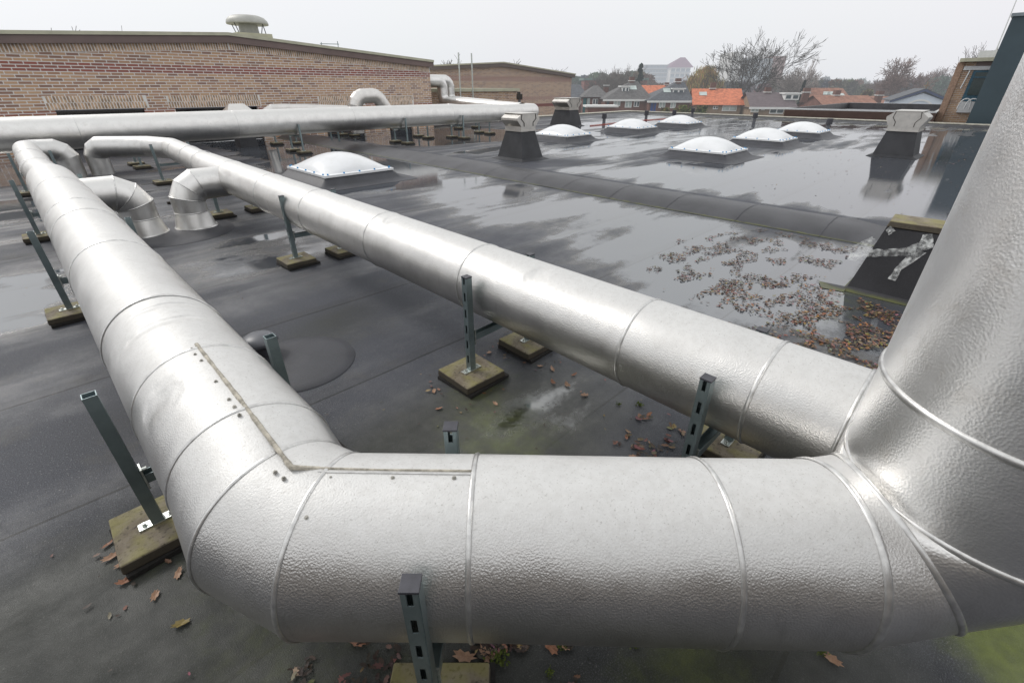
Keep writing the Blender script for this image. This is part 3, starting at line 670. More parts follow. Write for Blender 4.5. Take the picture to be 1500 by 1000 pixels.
o = b.build('plastic_sheet', M['film']); o.location = (5.1, .32, 0); tag(o, 'torn crumpled clear plastic film hanging on the dark stub', 'plastic film')

# ------------------------------------------------------------------ small roof bits
for lab, u, v in (('small black roof vent, leftmost by the brown roof stack', 20.3, 14.2), ('small black roof vent, second from the left of the far row', 24.3, 14.3), ('small black roof vent beside the most distant skylight', 26.0, 13.6), ('small black roof vent near the far parapet', 29.0, 14.0), ('small black roof vent in front of the far parapet, centre right', 26.0, 9.3), ('small black leaning roof vent, right behind the far skylight of the right row', 23.6, 5.5)):
    r = empty('roof_vent', lab, 'roof vent', (u, v, 0), 0, 'small black roof vents')
    MB().tube((0, 0, 0), (0, 0, .26), .08, .07, 12).build('pipe', M['drainm'], r)
    MB().tube((0, 0, .24), (0, 0, .46), .12, .11, 12).build('cap', M['capm'], r)
b = MB(); pr_ = None
for k in range(40):
    u = 18.8+k*.24; v = 14.0+.12*math.sin(u*.9)+.02*(u-18)
    if pr_: b.tube(pr_, (u, v, .02), .018, .018, 6, False)
    pr_ = (u, v, .02)
tag(b.build('cable', simple('red cable', (.45, .08, .05), .5)), 'thin red lightning cable lying across the far roof', 'cable')
for lab, px in (('loose brown stick lying on the dry roof left of the middle duct', (.35, 8.3, 0)), ('small wood scrap beside the far drop ducts', (1.35, 8.9, 0)), ('brown wood offcut on the roof by the branch duct', (1.05, 9.0, .4))):
    b = MB(); b.box((0, 0, .02), (.16, .05, .03), px[2]); b.box((.03, .06, .015), (.09, .04, .02), px[2]+.5); o = b.build('wood_scrap', M['debris']); o.location = (px[0], px[1], 0); tag(o, lab, 'wood scrap')

# ------------------------------------------------------------------ leaves and litter
def leaf_shape(b, c, s, rz, cl, curl=.35, tilt=(0, 0)):
    out = []; n = 16; j1 = rnd.uniform(.40, .62); j2 = rnd.uniform(-.25, .25)
    for k in range(n):
        t = 2*math.pi*(k+.5)/n; r = (1.0 if k % 2 else .70)*rnd.uniform(.82, 1.08); x, y = math.cos(t)*r*1.05, math.sin(t)*r*j1; out.append((x, y+j2*x*x))
    R = Matrix.Rotation(rz, 3, 'Z') @ Matrix.Rotation(tilt[0], 3, 'X') @ Matrix.Rotation(tilt[1], 3, 'Y')
    vs = [Vector((0, 0, .0))]+[Vector((x, y, curl*(y*y*1.3+x*x*.4+.25*(rnd.random()-.3)))) for x, y in out]
    vs = [Vector(c)+(R @ v)*s for v in vs]; lo = min(v.z for v in vs)
    vs = [v+Vector((0, 0, max(0, .002-lo+c[2]*0))) if lo < .002 else v for v in vs]
    b.add(vs, [(0, k+1, (k+1) % n+1) for k in range(n)], False, cl)
PAL = [(.34, .19, .11), (.26, .14, .09), (.40, .25, .15), (.17, .09, .06), (.46, .31, .21), (.10, .06, .04), (.30, .19, .14)]
def inpoly(poly, x, y):
    c = False; n = len(poly)
    for i in range(n):
        x0, y0 = poly[i]; x1, y1 = poly[(i+1) % n]
        if (y0 > y) != (y1 > y) and x < (x1-x0)*(y-y0)/(y1-y0)+x0: c = not c
    return c
def litter(label, polys, seed, dark=.35, size=(.009, .021), pal=PAL, thr=.0, moss=0):
    global rnd
    b = MB(); r = random.Random(seed)
    for poly, n in polys:
        xs = [p[0] for p in poly]; ys = [p[1] for p in poly]; k = 0; tries = 0
        while k < n and tries < n*40:
            tries += 1; x, y = r.uniform(min(xs), max(xs)), r.uniform(min(ys), max(ys))
            if not inpoly(poly, x, y): continue
            q = noise.noise(Vector((x*3.2, y*5.5, seed)))+.5*noise.noise(Vector((x*9, y*9, seed)))
            if q < thr: continue
            s = r.uniform(*size); cl = r.choice(pal); cl = tuple(c*r.uniform(.4, 1.0) for c in cl)
            if r.random() < dark: cl = tuple(c*.12 for c in cl); s *= .8
            leaf_shape(b, (x, y, .004+.010*r.random()), s, r.uniform(0, 6.28), (*cl, 1), r.uniform(.0, .3), (r.uniform(-.2, .2), r.uniform(-.2, .2))); k += 1
    return tag(b.build('leaf_litter', M['leaf'], colors=True), label, 'leaf litter', None, 'stuff')
litter('scattered brown leaf litter in the shallow water before the long upstand', [([(4.0,2.15),(5.2,2.4),(6.35,1.9),(6.35,.75),(5.2,.85),(4.6,.95),(3.9,1.35)], 2600), ([(3.5,1.9),(4.3,2.3),(6.35,2.6),(6.35,.7),(3.3,.9)], 70)], 3, .55, thr=.10)
litter('denser copper leaf litter in the puddle between the riser and the dark stub', [([(3.6,1.5),(4.3,1.45),(4.75,.85),(4.65,.35),(4.2,-.2),(3.2,-.2),(3.0,.35),(3.3,.55),(3.75,.65)], 2300), ([(3.3,.95),(4.6,.55),(4.5,-.4),(3.0,-.4)], 1900), ([(2.3,.5),(3.3,1.3),(3.5,.5),(3.2,-.2),(2.4,.1)], 260)], 5, .40, thr=-.12, pal=PAL+[(.50, .24, .05), (.45, .2, .04)])
litter('clump of wet leaves against the middle duct support nearest the riser', [([(1.6,1.0),(2.05,.98),(2.1,.5),(1.7,.35),(1.62,.7)], 110)], 8, .4, (.014, .026), thr=.0)
litter('dark wet leaf mould under the foreground duct at the bottom edge', [([(-.15,1.05),(.2,1.0),(.42,.66),(.2,.3),(-.3,.7)], 520), ([(.35,.78),(.75,.5),(.6,.3),(.3,.45)], 220)], 9, .78, (.010, .022), thr=-.05)
litter('bits of leaf debris floating on the big puddle beside the tall cowl', [([(8.5,3),(14,3.6),(20,2.5),(20,-1.5),(8.5,-1.5)], 330), ([(15,1.2),(22,1.6),(22,-1),(15,-1)], 260)], 12, .7, (.012, .030), thr=.18)
litter('leaf crumbs caught round the concrete tiles of the middle duct support', [([(1.2,2.1),(1.75,2.12),(1.75,1.62),(1.2,1.62)], 26), ([(1.8,2.15),(2.35,2.15),(2.3,1.55),(1.8,1.6)], 46), ([(-.4,2.15),(.1,2.15),(.05,1.6),(-.4,1.6)], 16)], 14, .5, (.010, .018), thr=-.2)
litter('sparse specks of leaf on the bare roof around the ducts', [([(-1.5,1),(3.5,1),(5,8),(-1.5,8)], 150), ([(-.6,2.2),(2.5,2.2),(2.5,.3),(-.6,.3)], 70)], 21, .55, (.006, .013), thr=-.3)
LV = [(-.31,1.98,.03),(-.31,1.90,.04),(-.285,1.84,.03),(-.29,1.74,.035),(-.14,1.64,.035),(-.22,1.60,.032),(-.18,1.42,.038),(-.08,1.68,.03),(1.24,1.92,.03),(1.16,1.76,.028),(1.42,1.57,.028),(1.93,1.58,.036),(1.82,1.48,.04),(1.86,1.40,.04),(1.85,1.26,.038),(1.98,1.44,.03),(1.78,2.02,.034),(1.9,1.66,.03),(1.71,.88,.03),(1.61,.78,.032),(1.06,.17,.034),(.22,.94,.04),(.44,.66,.05),(.49,.62,.036),(.66,.49,.045),(.70,.46,.036),(1.27,-.17,.036)]
for i, (x, y, s) in enumerate(LV):
    b = MB(); cl = (.44, .26, .16) if i % 3 else (.34, .15, .08); cl = (.26, .2, .05) if i == 6 else cl
    leaf_shape(b, (0, 0, .006), s*.85, rnd.uniform(0, 6.28), (*cl, 1), .45, (rnd.uniform(-.2, .2), rnd.uniform(-.2, .2))); o = b.build('fallen_leaf', M['leaf'], colors=True); o.location = (x, y, 0)
    if i < 8: tag(o, 'brown oak leaf fallen by the tile at the left duct bend', 'leaf', 'fallen leaves at the left tile')
    elif i < 20: tag(o, 'brown oak leaf fallen between the two near ducts', 'leaf', 'fallen leaves between the ducts')
    else: tag(o, 'brown oak leaf fallen below the foreground duct', 'leaf', 'fallen leaves below the foreground duct')
for i, (x, y, s) in enumerate([(.52,.58,.035),(.69,.46,.022),(.86,.30,.02),(.60,.44,.018),(1.27,-.14,.02),(2.0,.98,.028),(1.92,1.07,.02)]):
    b = MB()
    for k in range(60):
        p = Vector((rnd.gauss(0, .4), rnd.gauss(0, .4), abs(rnd.gauss(0, .3))))*s; leaf_shape(b, p, s*.22, rnd.uniform(0, 6), (.07, .09, .015, 1), .3, (rnd.uniform(-1, 1), rnd.uniform(-1, 1)))
    o = b.build('moss_tuft', M['moss']); o.location = (x, y, .004); tag(o, 'small green moss tuft on the roof below the foreground duct' if i < 5 else 'small dark moss tuft between the near ducts', 'moss', 'moss tufts near' if i < 5 else 'moss tufts between ducts')

# ------------------------------------------------------------------ brick building 1
VW = 18.5
b1 = empty('brick_building', 'tan brick building with red band and low gable behind the far duct', 'building')
def fz(u): return 3.06-(u-5.7)*.0645 if u > 5.7 else 3.06-(5.7-u)*.051
uL, uR = -6.0, 13.37
def wallpoly(b, us, z0, zf, y, th=.3):
    top = [(u, y, zf(u)) for u in us]; bot = [(us[-1], y, z0), (us[0], y, z0)]; f = top+bot; n = len(f)
    b.rings([f, [(p[0], p[1]+th, p[2]) for p in f]], smooth=False, cap=(True, True))
WIN = [(-5.2, -2.2, 1.05), (.92, 2.91, 1.03), (3.70, 6.1, 1.01), (8.40, 9.99, .94), (11.12, 12.27, .91)]
b = MB(); cuts = [uL]+[c for w_ in WIN for c in w_[:2]]+[uR]
for i in range(0, len(cuts), 2): b.b2(cuts[i], cuts[i+1], VW, VW+.3, -.3, .9)
wl = MB(); wl.v, wl.f, wl.sm, wl.c = b.v, b.f, b.sm, b.c
for (x0, x1, zt) in WIN: wl.b2(x0, x1, VW, VW+.3, zt, 1.12)
for i in range(0, len(cuts), 2): wl.b2(cuts[i], cuts[i+1], VW, VW+.3, .9, 1.12)
us = [uL, 5.7, uR]; wallpoly(wl, us, 1.12, lambda u: fz(u)-.26, VW)
wl.build('wall', M['brick'], b1)
b = MB(); b.b2(uR-.3, uR, VW+.3, VW+14, -.3, 2.3); b.build('side_wall', M['bricky'], b1)
for (x0, x1, zt) in WIN:
    b = MB(); b.b2(x0, x1, VW+.12, VW+.15, .02, zt); b.build('window', M['dark'], b1)
    b = MB(); b.b2(x0, x1, VW-.01, VW+.02, zt-.03, zt); b.build('lintel', M['capm'], b1)
def soldier(b, x0, x1, zf, h, y, lean=0.0, wd=.072):
    n = int((x1-x0)/wd)
    for k in range(n):
        x = x0+k*wd; xm = x+wd*.43; z = zf(xm)
        g = .024
        P = [(x+g/2, z-h), (x+wd-g/2, z-h), (x+wd-g/2-0, z), (x+g/2, z)]
        b.add([(px, y, pz) for px, pz in P], [(0, 1, 2, 3)], False, None)
M['sold'] = simple('soldier bricks', (.50, .35, .235), .9, 0, .45, 9, 0, False, .2); M['mort'] = simple('pale mortar', (.78, .75, .72), .9, 0, .1, 5)
ms = MB(); mb = MB()
for (x0, x1, zt) in WIN[1:]+WIN[:1]:
    ms = MB()
    mb.add([(x0-.15, VW-.004, zt), (x1+.15, VW-.004, zt), (x1+.15, VW-.004, zt+.34), (x0-.15, VW-.004, zt+.34)], [(0, 1, 2, 3)])
    soldier(ms, x0-.14, x1+.14, lambda u, zt=zt: zt+.168, .158, VW-.008); soldier(ms, x0-.10, x1+.14, lambda u, zt=zt: zt+.335, .158, VW-.008); ms.build('soldier_course', M['sold'], b1)
ms = MB()
for i in range(len(us)-1):
    a, c = us[i], us[i+1]; mb.add([(a, VW-.004, fz(a)-.46), (c, VW-.004, fz(c)-.46), (c, VW-.004, fz(c)-.24), (a, VW-.004, fz(a)-.24)], [(0, 1, 2, 3)])
    soldier(ms, a, c, lambda u: fz(u)-.25, .20, VW-.008)
mb.build('mortar_bed', M['mort'], b1); ms.build('soldier_course', M['sold'], b1)
def roofslab(b, us, zt, zb, y0, y1, zf):
    top = [(u, y0, zf(u)+zt) for u in us]+[(u, y0, zf(u)+zb) for u in reversed(us)]
    b.rings([top, [(p[0], y1, p[2]) for p in top]], smooth=False, cap=(True, True))
ue = [uL-.1, 5.7, uR+.12]
b = MB(); roofslab(b, ue, -.085, -.27, VW-.16, VW+14, fz); b.build('fascia', M['fascia'], b1)
b = MB(); roofslab(b, ue, .0, -.083, VW-.20, VW+14.05, fz); b.build('roof_edge', M['cream'], b1)
# mushroom fan
fn = empty('roof_fan', 'grey mushroom shaped exhaust fan on top of the brick building', 'exhaust fan', (7.0, 20.2, 3.14))
MF = simple('grey fan housing', (.40, .40, .37), .5, .1, .1, 4)
b = MB(); b.tube((0, 0, -.2), (0, 0, .36), .33, .30, 32, True); b.build('throat', MF, fn)
b = MB(); b.rings([[(math.cos(t)*r, math.sin(t)*r, z) for t in [2*math.pi*k/48 for k in range(48)]] for r, z in ((.60, .34), (.66, .33), (.67, .37), (.64, .45), (.56, .53), (.42, .585), (.2, .605), (.02, .61))], cap=(True, True)); b.build('hood', MF, fn)
for a in (.3, 2.3, 3.6, 5.3):
    b = MB(); b.tube((math.cos(a)*.58, math.sin(a)*.58, .36), (math.cos(a)*.62*(1.2 if a > 5 else .7), math.sin(a)*.5, -.02), .014, .014, 6); b.build('stay', M['capm'], fn)
b = MB(); b.box((0, 0, -.02), (1.15, 1.0, .16)); b.build('plinth', M['cream'], fn)
rl = empty('roof_bracket', 'thin metal rail bracket on the slope of the brick building roof', 'bracket', (9.3, 19.0, 2.8))
b = MB(); b.tube((-.35, 0, .15), (.38, 0, .17), .012, .012, 6); b.build('rail', M['strut'], rl)
for x, h in ((-.3, .2), (.34, .26)): b = MB(); b.tube((x, 0, -.1), (x, 0, h), .014, .014, 6); b.build('upright', M['strut'], rl)

# ------------------------------------------------------------------ building 2, annex, ladder
V2 = 26.8; b2 = empty('brick_building', 'farther brown brick gabled building with red bands, right of the ladder', 'building')
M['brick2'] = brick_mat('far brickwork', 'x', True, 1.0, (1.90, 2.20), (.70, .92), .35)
M['fascia_h'] = simple('brown fascia far', (.115, .085, .072), .5, 0, .08, 2, 0, True); M['cream_h'] = simple('cream trim far', (.42, .40, .29), .5, 0, .1, 3, 0, True)
def f2(u): return 3.07-(u-25.5)*.074 if u > 25.5 else 3.07-(25.5-u)*.055
b = MB(); wallpoly(b, [13.5, 25.5, 33.3], -3.6, lambda u: f2(u)-.25, V2, 12); b.build('wall', M['brick2'], b2)
M['red_h'] = simple('red brick band far', (.20, .07, .06), .9, 0, .2, 20, 0, True)
b = MB(); b.b2(25.3, 33.3, V2-.005, V2+.01, .22, .42); b.build('red_band', M['red_h'], b2)
b = MB(); roofslab(b, [13.5, 25.5, 33.5], -.08, -.28, V2-.2, V2+12.2, f2); b.build('fascia', M['fascia_h'], b2)
b = MB(); roofslab(b, [13.5, 25.5, 33.55], .0, -.078, V2-.24, V2+12.25, f2); b.build('roof_edge', M['cream_h'], b2)
an = empty('annex_building', 'low tan annex with cream roof edge between the two brick buildings', 'building')
b = MB(); b.b2(13.7, 20.3, 20.1, 26.5, -.3, 1.36); b.build('wall', brick_mat('annex brick', 'x', False, 1.0, (9, 9.1), (9, 9.1), .3), an)
b = MB(); b.b2(13.6, 20.4, 20.0, 26.6, 1.362, 1.50); b.build('roof_edge', M['cream'], an)
la = empty('ladder', 'aluminium ladder rising above the low annex roof edge', 'ladder', (16.4, 19.75, 0))
for x in (-.4, .4): b = MB(); b.tube((x, 0, .0), (x, 0, 2.98), .035, .035, 8); b.build('rail', M['zinc'], la)
for z in (.3, .62, .95): b = MB(); b.tube((-.4, 0, z), (.4, 0, z), .022, .022, 6); b.build('rung', M['zinc'], la)
b = MB(); b.box((0, -.02, 1.02), (.8, .05, .09)); b.build('cross_plate', M['zinc'], la)
dv = empty('pipe_head', 'grey pipe with small box head standing before the annex corner', 'vent', (19.15, 18.8, 0))
b = MB(); b.tube((0, 0, 0), (0, 0, 1.05), .07, .07, 10); b.build('pipe', M['drainm'], dv); b = MB(); b.box((0, 0, 1.12), (.24, .2, .26)); b.box((-.05, 0, 1.3), (.14, .1, .1)); b.build('head', M['cowl_dark'], dv)

# ------------------------------------------------------------------ right hand side: low roof, brick building, blue grey tower
lr = empty('low_roof', 'lower flat roof with brown fascia and white edge beyond the parapet', 'flat roof building')
BR = simple('brown fascia boards', (.085, .05, .04), .6, 0, .12, 2); WH = simple('white roof trim', (.60, .61, .62), .4, .1, .06)
def uvq(px, py, u): 
    return None
lu0, lu1, lv0, lv1, zt = 31.6, 46.0, 2.4, 9.9, .50
P4 = [(lu0, 9.75), (lu0+.9, 3.1), (lu1, 3.9), (lu1, 9.9)]
b = MB(); b.rings([[(x, y, z) for x, y in P4] for z in (-3.6, .44)], smooth=False); b.build('fascia', BR, lr)
def inset(k): cx_ = sum(p[0] for p in P4)/4; cy_ = sum(p[1] for p in P4)/4; return [(x+(cx_-x)*k*.45, y+(cy_-y)*k) for x, y in P4]
I = inset(.035); b = MB(); b.rings([[(x, y, .441) for x, y in P4], [(x, y, .50) for x, y in P4], [(x, y, .50) for x, y in I], [(x, y, .515) for x, y in I]], smooth=False); b.build('roof_trim', WH, lr)
b = MB(); b.rings([[(x, y, .499) for x, y in inset(.036)], [(x, y, .12) for x, y in inset(.06)]], smooth=False); b.add([(x, y, .12) for x, y in inset(.06)], [(0, 1, 2, 3)]); b.build('roof_surface', M['parap'], lr)
b = MB(); b.box((31.95, 7.9, .33), (.1, .25, .2)); b.build('vent_box', WH, lr)
b3 = empty('brick_building', 'brick building with blue framed window at the right edge behind the dark tower', 'building')
BB = brick_mat('right brick', 'y', False, 1.1, (9, 9.1), (9, 9.1), .55)
b = MB(); b.b2(34, 44, -8, 2.93, -3.6, 2.62); b.build('wall', BB, b3); b = MB(); b.b2(33.95, 44, 2.933, 3.2, -3.6, 2.62); b.build('corner_pier', simple('reddish pier', (.34, .23, .17), .9, 0, .2, 14), b3)
b = MB(); b.b2(33.7, 44, -8, 3.15, 2.63, 2.78); b.build('roof_edge', M['cream'], b3)
b = MB(); b.b2(33.9, 33.98, -8, 2.5, 2.45, 2.62); b.build('fascia', M['fascia'], b3)
b = MB(); b.b2(33.93, 33.99, -8, 2.9, 2.28, 2.445); b.build('panel', WH, b3); b = MB(); b.b2(33.93, 33.99, -8, 2.5, .45, .93); b.build('panel', WH, b3)
w_ = MB(); w_.b2(33.94, 33.98, -8, 2.5, .95, 2.26); wo = w_.build('window', simple('blue frame', (.03, .10, .15), .4), b3)
b = MB(); b.b2(33.9, 33.93, -7.6, 2.38, 1.22, 2.18); b.build('pane', simple('green glass', (.03, .05, .05), .06), wo)
b = MB(); b.b2(33.86, 33.897, -8, 2.42, 1.95, 2.0); b.build('transom', simple('blue bar', (.03, .10, .15), .4), wo)
b = MB(); b.tube((33.85, 2.7, 1.5), (33.85, 2.62, 2.25), .03, .035, 6); b.build('downpipe', WH, b3)
b = MB(); 
for dy in (0, .25):
    pr_ = None
    for k in range(9):
        a = math.pi*k/8; p = (33.3, 2.25-dy-.22*math.cos(a), .62+.45*math.sin(a)**.6)
        if pr_: b.tube(pr_, p, .028, .028, 6)
        pr_ = p
b.build('ladder_hoop', WH, b3)
ae = empty('antenna', 'thin white aerial mast above the right brick building', 'antenna', (40., 2.35, 2.7)); b = MB(); b.tube((0, 0, 0), (0, .1, 3.4), .035, .02, 6); b.build('mast', WH, ae); b = MB(); b.tube((0, -.35, 3.0), (0, .45, 3.1), .02, .02, 5); b.tube((0, -.2, 3.3), (0, .3, 3.3), .02, .02, 5); b.build('crossarm', WH, ae)
rb = MB(); rb.box((0, 0, 0), (1, 1.6, .35)); o = rb.build('roof_box', WH); o.location = (36, 1.9, 2.96); tag(o, 'low white box on the right brick building roof', 'roof box')
tw = empty('cladding_tower', 'tall blue grey clad shaft at the right edge behind the riser', 'tower')
b = MB(); b.b2(32, 33.6, -2.6, 1.84, -3.6, 4.2); b.build('cladding', M['slate'], tw); b = MB(); b.b2(31.93, 33.67, -2.67, 1.9, 4.2, 4.32); b.build('cap_flashing', simple('grey cap', (.20, .23, .25), .4, .5), tw)

# unseen wing block, added behind the camera to darken the duct reflections
wr = empty('added_wing', 'unseen wing added behind the viewpoint to darken the duct reflections', 'building', S(0, -3.4, 0), -A)
b = MB(); b.b2(-7, 9, -6, 0, -.5, 2.7); b.build('wall', simple('added wing grey', (.25, .225, .205), .9, 0, .3, 6, .004), wr); b = MB(); b.b2(-7.1, 9.1, -6.1, .12, 2.703, 2.95); b.build('fascia', M['fascia'], wr)

# ------------------------------------------------------------------ the town
def bg(px, py, D):        # bearing and height of a far thing at ground distance D in front
    F = 667.; x = (px-750)/F; v = (500-py)/F; y = math.cos(PITCH)+v*math.sin(PITCH); z = -math.sin(PITCH)+v*math.cos(PITCH)
    return x*D/y, 1.6+z*D/y
G0 = -3.6
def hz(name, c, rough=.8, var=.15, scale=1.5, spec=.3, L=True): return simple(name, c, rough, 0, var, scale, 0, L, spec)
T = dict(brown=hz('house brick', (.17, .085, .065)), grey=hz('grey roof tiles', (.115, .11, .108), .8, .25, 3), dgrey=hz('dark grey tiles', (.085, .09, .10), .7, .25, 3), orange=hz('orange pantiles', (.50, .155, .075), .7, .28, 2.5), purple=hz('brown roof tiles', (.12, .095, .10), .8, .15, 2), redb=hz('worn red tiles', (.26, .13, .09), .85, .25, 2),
         white=hz('white paint', (.72, .72, .70), .5, .05), glass=hz('house glass', (.07, .09, .10), .15, .3, 1), curtain=hz('pale window', (.42, .48, .46), .3, .2, 1), teal=hz('teal door', (.02, .10, .10)), blued=hz('blue door', (.03, .06, .2)), tan=hz('tan gable brick', (.26, .19, .13)), chim=hz('chimney brick', (.14, .075, .06)), pblue=hz('pale blue wall', (.62, .68, .76), .6, .05))
def rotbox(b, x0, x1, y0, y1, z0, z1): b.b2(x0, x1, y0, y1, z0, z1)
def house(label, xl, xr, ye, yr, rl_, rr_, D, wall, roof, wins=(), doors=(), dormer=None, chims=(), rot=0., depth=8., hip=True, sky=(), white_eave=True, group=None):
    x0, ze = bg(xl, ye, D); x1, _ = bg(xr, ye, D); _, zr = bg((xl+xr)/2, yr, D+depth/2); cx = (x0+x1)/2; W = (x1-x0)/2
    r0 = bg(rl_, yr, D+depth/2)[0]-cx; r1 = bg(rr_, yr, D+depth/2)[0]-cx
    root = empty('house', label, 'house', S(cx, D, G0), -A+rot, group); h = ze-G0; R = zr-G0
    b = MB(); b.b2(-W+.35, W-.35, .4, depth-.4, 0, h)
    if not hip:
        for s in (-1, 1):
            x = s*(W-.35); xi = s*(W-.6); b.add([(x, .4, h), (x, depth-.4, h), (x, depth/2, R-.15), (xi, .4, h), (xi, depth-.4, h), (xi, depth/2, R-.15)], [(0, 1, 2), (5, 4, 3), (0, 2, 5, 3), (1, 4, 5, 2)])
    b.build('wall', T[wall], root)
    b = MB(); P = [(-W, 0, h), (W, 0, h), (W, depth, h), (-W, depth, h), (r0 if hip else -W, depth/2, R), (r1 if hip else W, depth/2, R)]
    b.add(P, [(0, 1, 5, 4), (1, 2, 5), (2, 3, 4, 5), (3, 0, 4)] if hip else [(0, 1, 5, 4), (2, 3, 4, 5)]); b.add([(p[0], p[1], p[2]-.12) for p in P[:4]], [(3, 2, 1, 0)])
    ro = b.build('roof', T[roof], root)
    if white_eave: b = MB(); b.b2(-W-.05, W+.05, -.08, .12, h-.28, h-.01); b.build('gutter', T['white'], root)
    def X_(px): return bg(px, ye, D)[0]-cx
    def Z_(py, dd=0): return bg((xl+xr)/2, py, D+dd)[1]-G0
    for (a, c, t0, t1, kind) in wins:
        w = MB(); w.b2(X_(a), X_(c), .30, .39, Z_(t1), Z_(t0)); f = w.build('window', T['white'], root)
        n = 2; xa, xc = X_(a), X_(c); dx = (xc-xa)/n
        for k in range(n):
            g = MB(); g.b2(xa+k*dx+.1, xa+(k+1)*dx-.06, .26, .297, Z_(t1)+.12, Z_(t0)-.1); g.build('pane', T[kind], f)
    for (a, c, t0, kind) in doors: b = MB(); b.b2(X_(a), X_(c), .32, .38, .02, Z_(t0)); b.build('door', T[kind], root)
    if dormer:
        a, c, t0, t1 = dormer; dd = depth*.22; b = MB(); xa, xc = bg(a, t1, D+dd)[0]-cx, bg(c, t1, D+dd)[0]-cx; zb, zt_ = Z_(t1, dd), Z_(t0, dd)
        b.b2(xa, xc, dd, dd+2.2, zb, zt_); b.b2(xa-.2, xc+.2, dd-.15, dd+2.5, zt_+.002, zt_+.16); dm = b.build('dormer', T['white'], root); n = 2 if xc-xa < 2.6 else 3; dx = (xc-xa)/n
        for k in range(n): g = MB(); g.b2(xa+k*dx+.14, xa+(k+1)*dx-.14, dd-.03, dd-.003, zb+.15, zt_-.14); g.build('pane', T['glass'], dm)
    for (a, t0) in chims:
        x = bg(a, t0, D+depth/2)[0]-cx; b = MB(); b.box((x, depth/2, Z_(t0, depth/2)-.9), (.75, .75, 1.8)); ch = b.build('chimney', T['chim'], ro)
        b = MB(); b.box((x, depth/2, R+.03), (.95, .9, .09)); b.build('flashing', T['white'], ch)
    for (fx_, fs) in sky:   # roof light on the front slope
        x = fx_*W; b = MB(); y0, y1 = depth*.5*fs, depth*.5*(fs+.22); z0, z1 = h+(R-h)*fs+.06, h+(R-h)*(fs+.22)+.06; b.add([(x-.55, y0, z0), (x+.55, y0, z0), (x+.55, y1, z1), (x-.55, y1, z1)], [(0, 1, 2, 3)]); b.build('roof_light', T['curtain'], ro)
    return root
house('grey hipped roof house partly hidden by the brown brick building', 822, 862, 143, 124, 836, 850, 88, 'brown', 'dgrey')
house('small grey hipped bungalow with teal door, left of the first dormer house', 853, 894, 142.5, 125.5, 870, 876, 84, 'brown', 'grey', [(869, 877, 145, 153.5, 'glass')], [(855, 860, 144, 'teal'), (861, 865, 144, 'curtain')], chims=[(888, 128)], white_eave=False)
house('grey pyramid roofed house with small white dormer and cream windows', 884, 957, 145.5, 119, 925, 934, 80, 'brown', 'grey', [(900, 910, 148, 156, 'curtain'), (917, 927, 148, 158, 'curtain'), (930, 938, 148.5, 157, 'glass')], [(890, 893.5, 147, 'glass')], (911, 921, 127.5, 135.5), [(926, 113)], sky=[(.28, .5)])
house('dark grey hipped house with wide white dormer and blue door', 949, 1016, 147.5, 120.5, 991, 1003, 78, 'brown', 'dgrey', [(967, 976.5, 149.5, 158.5, 'curtain'), (984, 992, 150, 159, 'curtain')], [(955, 959, 149, 'blued'), (960, 963, 149, 'blued')], (985, 1001, 131, 140.5), [(994, 115)], sky=[(-.05, .42)])
house('orange roofed house set back between two grey roofed houses', 940, 985, 142, 125, 948, 975, 100, 'brown', 'orange', hip=False, white_eave=False, chims=[(977, 121)])
house('bright orange pantiled house with roof light and broad pale window', 1016, 1088, 154, 130, 1033, 1097, 76, 'tan', 'orange', [(1046, 1053, 155.5, 160.5, 'glass'), (1059, 1079, 154.5, 163, 'curtain')], (), None, [(1036, 121)], -.22, 9, False, [(-.55, .55)], False)
house('brown tiled house with white dormer and a chimney at each end', 1101, 1166, 157, 135.5, 1113, 1174, 70, 'tan', 'purple', [(1104, 1115, 158, 165, 'curtain'), (1118, 1123, 158, 162, 'curtain'), (1130, 1149, 158, 167, 'glass')], (), (1143, 1162, 138, 146.5), [(1116, 128), (1168, 129)], -.2, 9, False, (), True)
house('house with worn red roof and three skylights turned gable on', 1186, 1222, 150, 129, 1190, 1222, 92, 'redb', 'redb', rot=-.5, hip=False, white_eave=False, sky=[(.2, .5), (.5, .5), (.8, .4)])
house('farther red roofed house behind the skylight house', 1215, 1248, 146, 129.5, 1220, 1244, 104, 'brown', 'redb', hip=False, white_eave=False, sky=[(.4, .3)])
house('long low brown roofed house with two stout chimneys', 1209, 1294, 158, 140, 1212, 1294, 74, 'brown', 'redb', chims=[(1227, 132.5), (1290, 133.5)], hip=False, white_eave=False)
house('small brown roofed house left of the white blue gabled house', 1292, 1322, 152, 141, 1296, 1318, 90, 'tan', 'redb', [(1300, 1306, 152, 160, 'glass')], hip=False, white_eave=False)
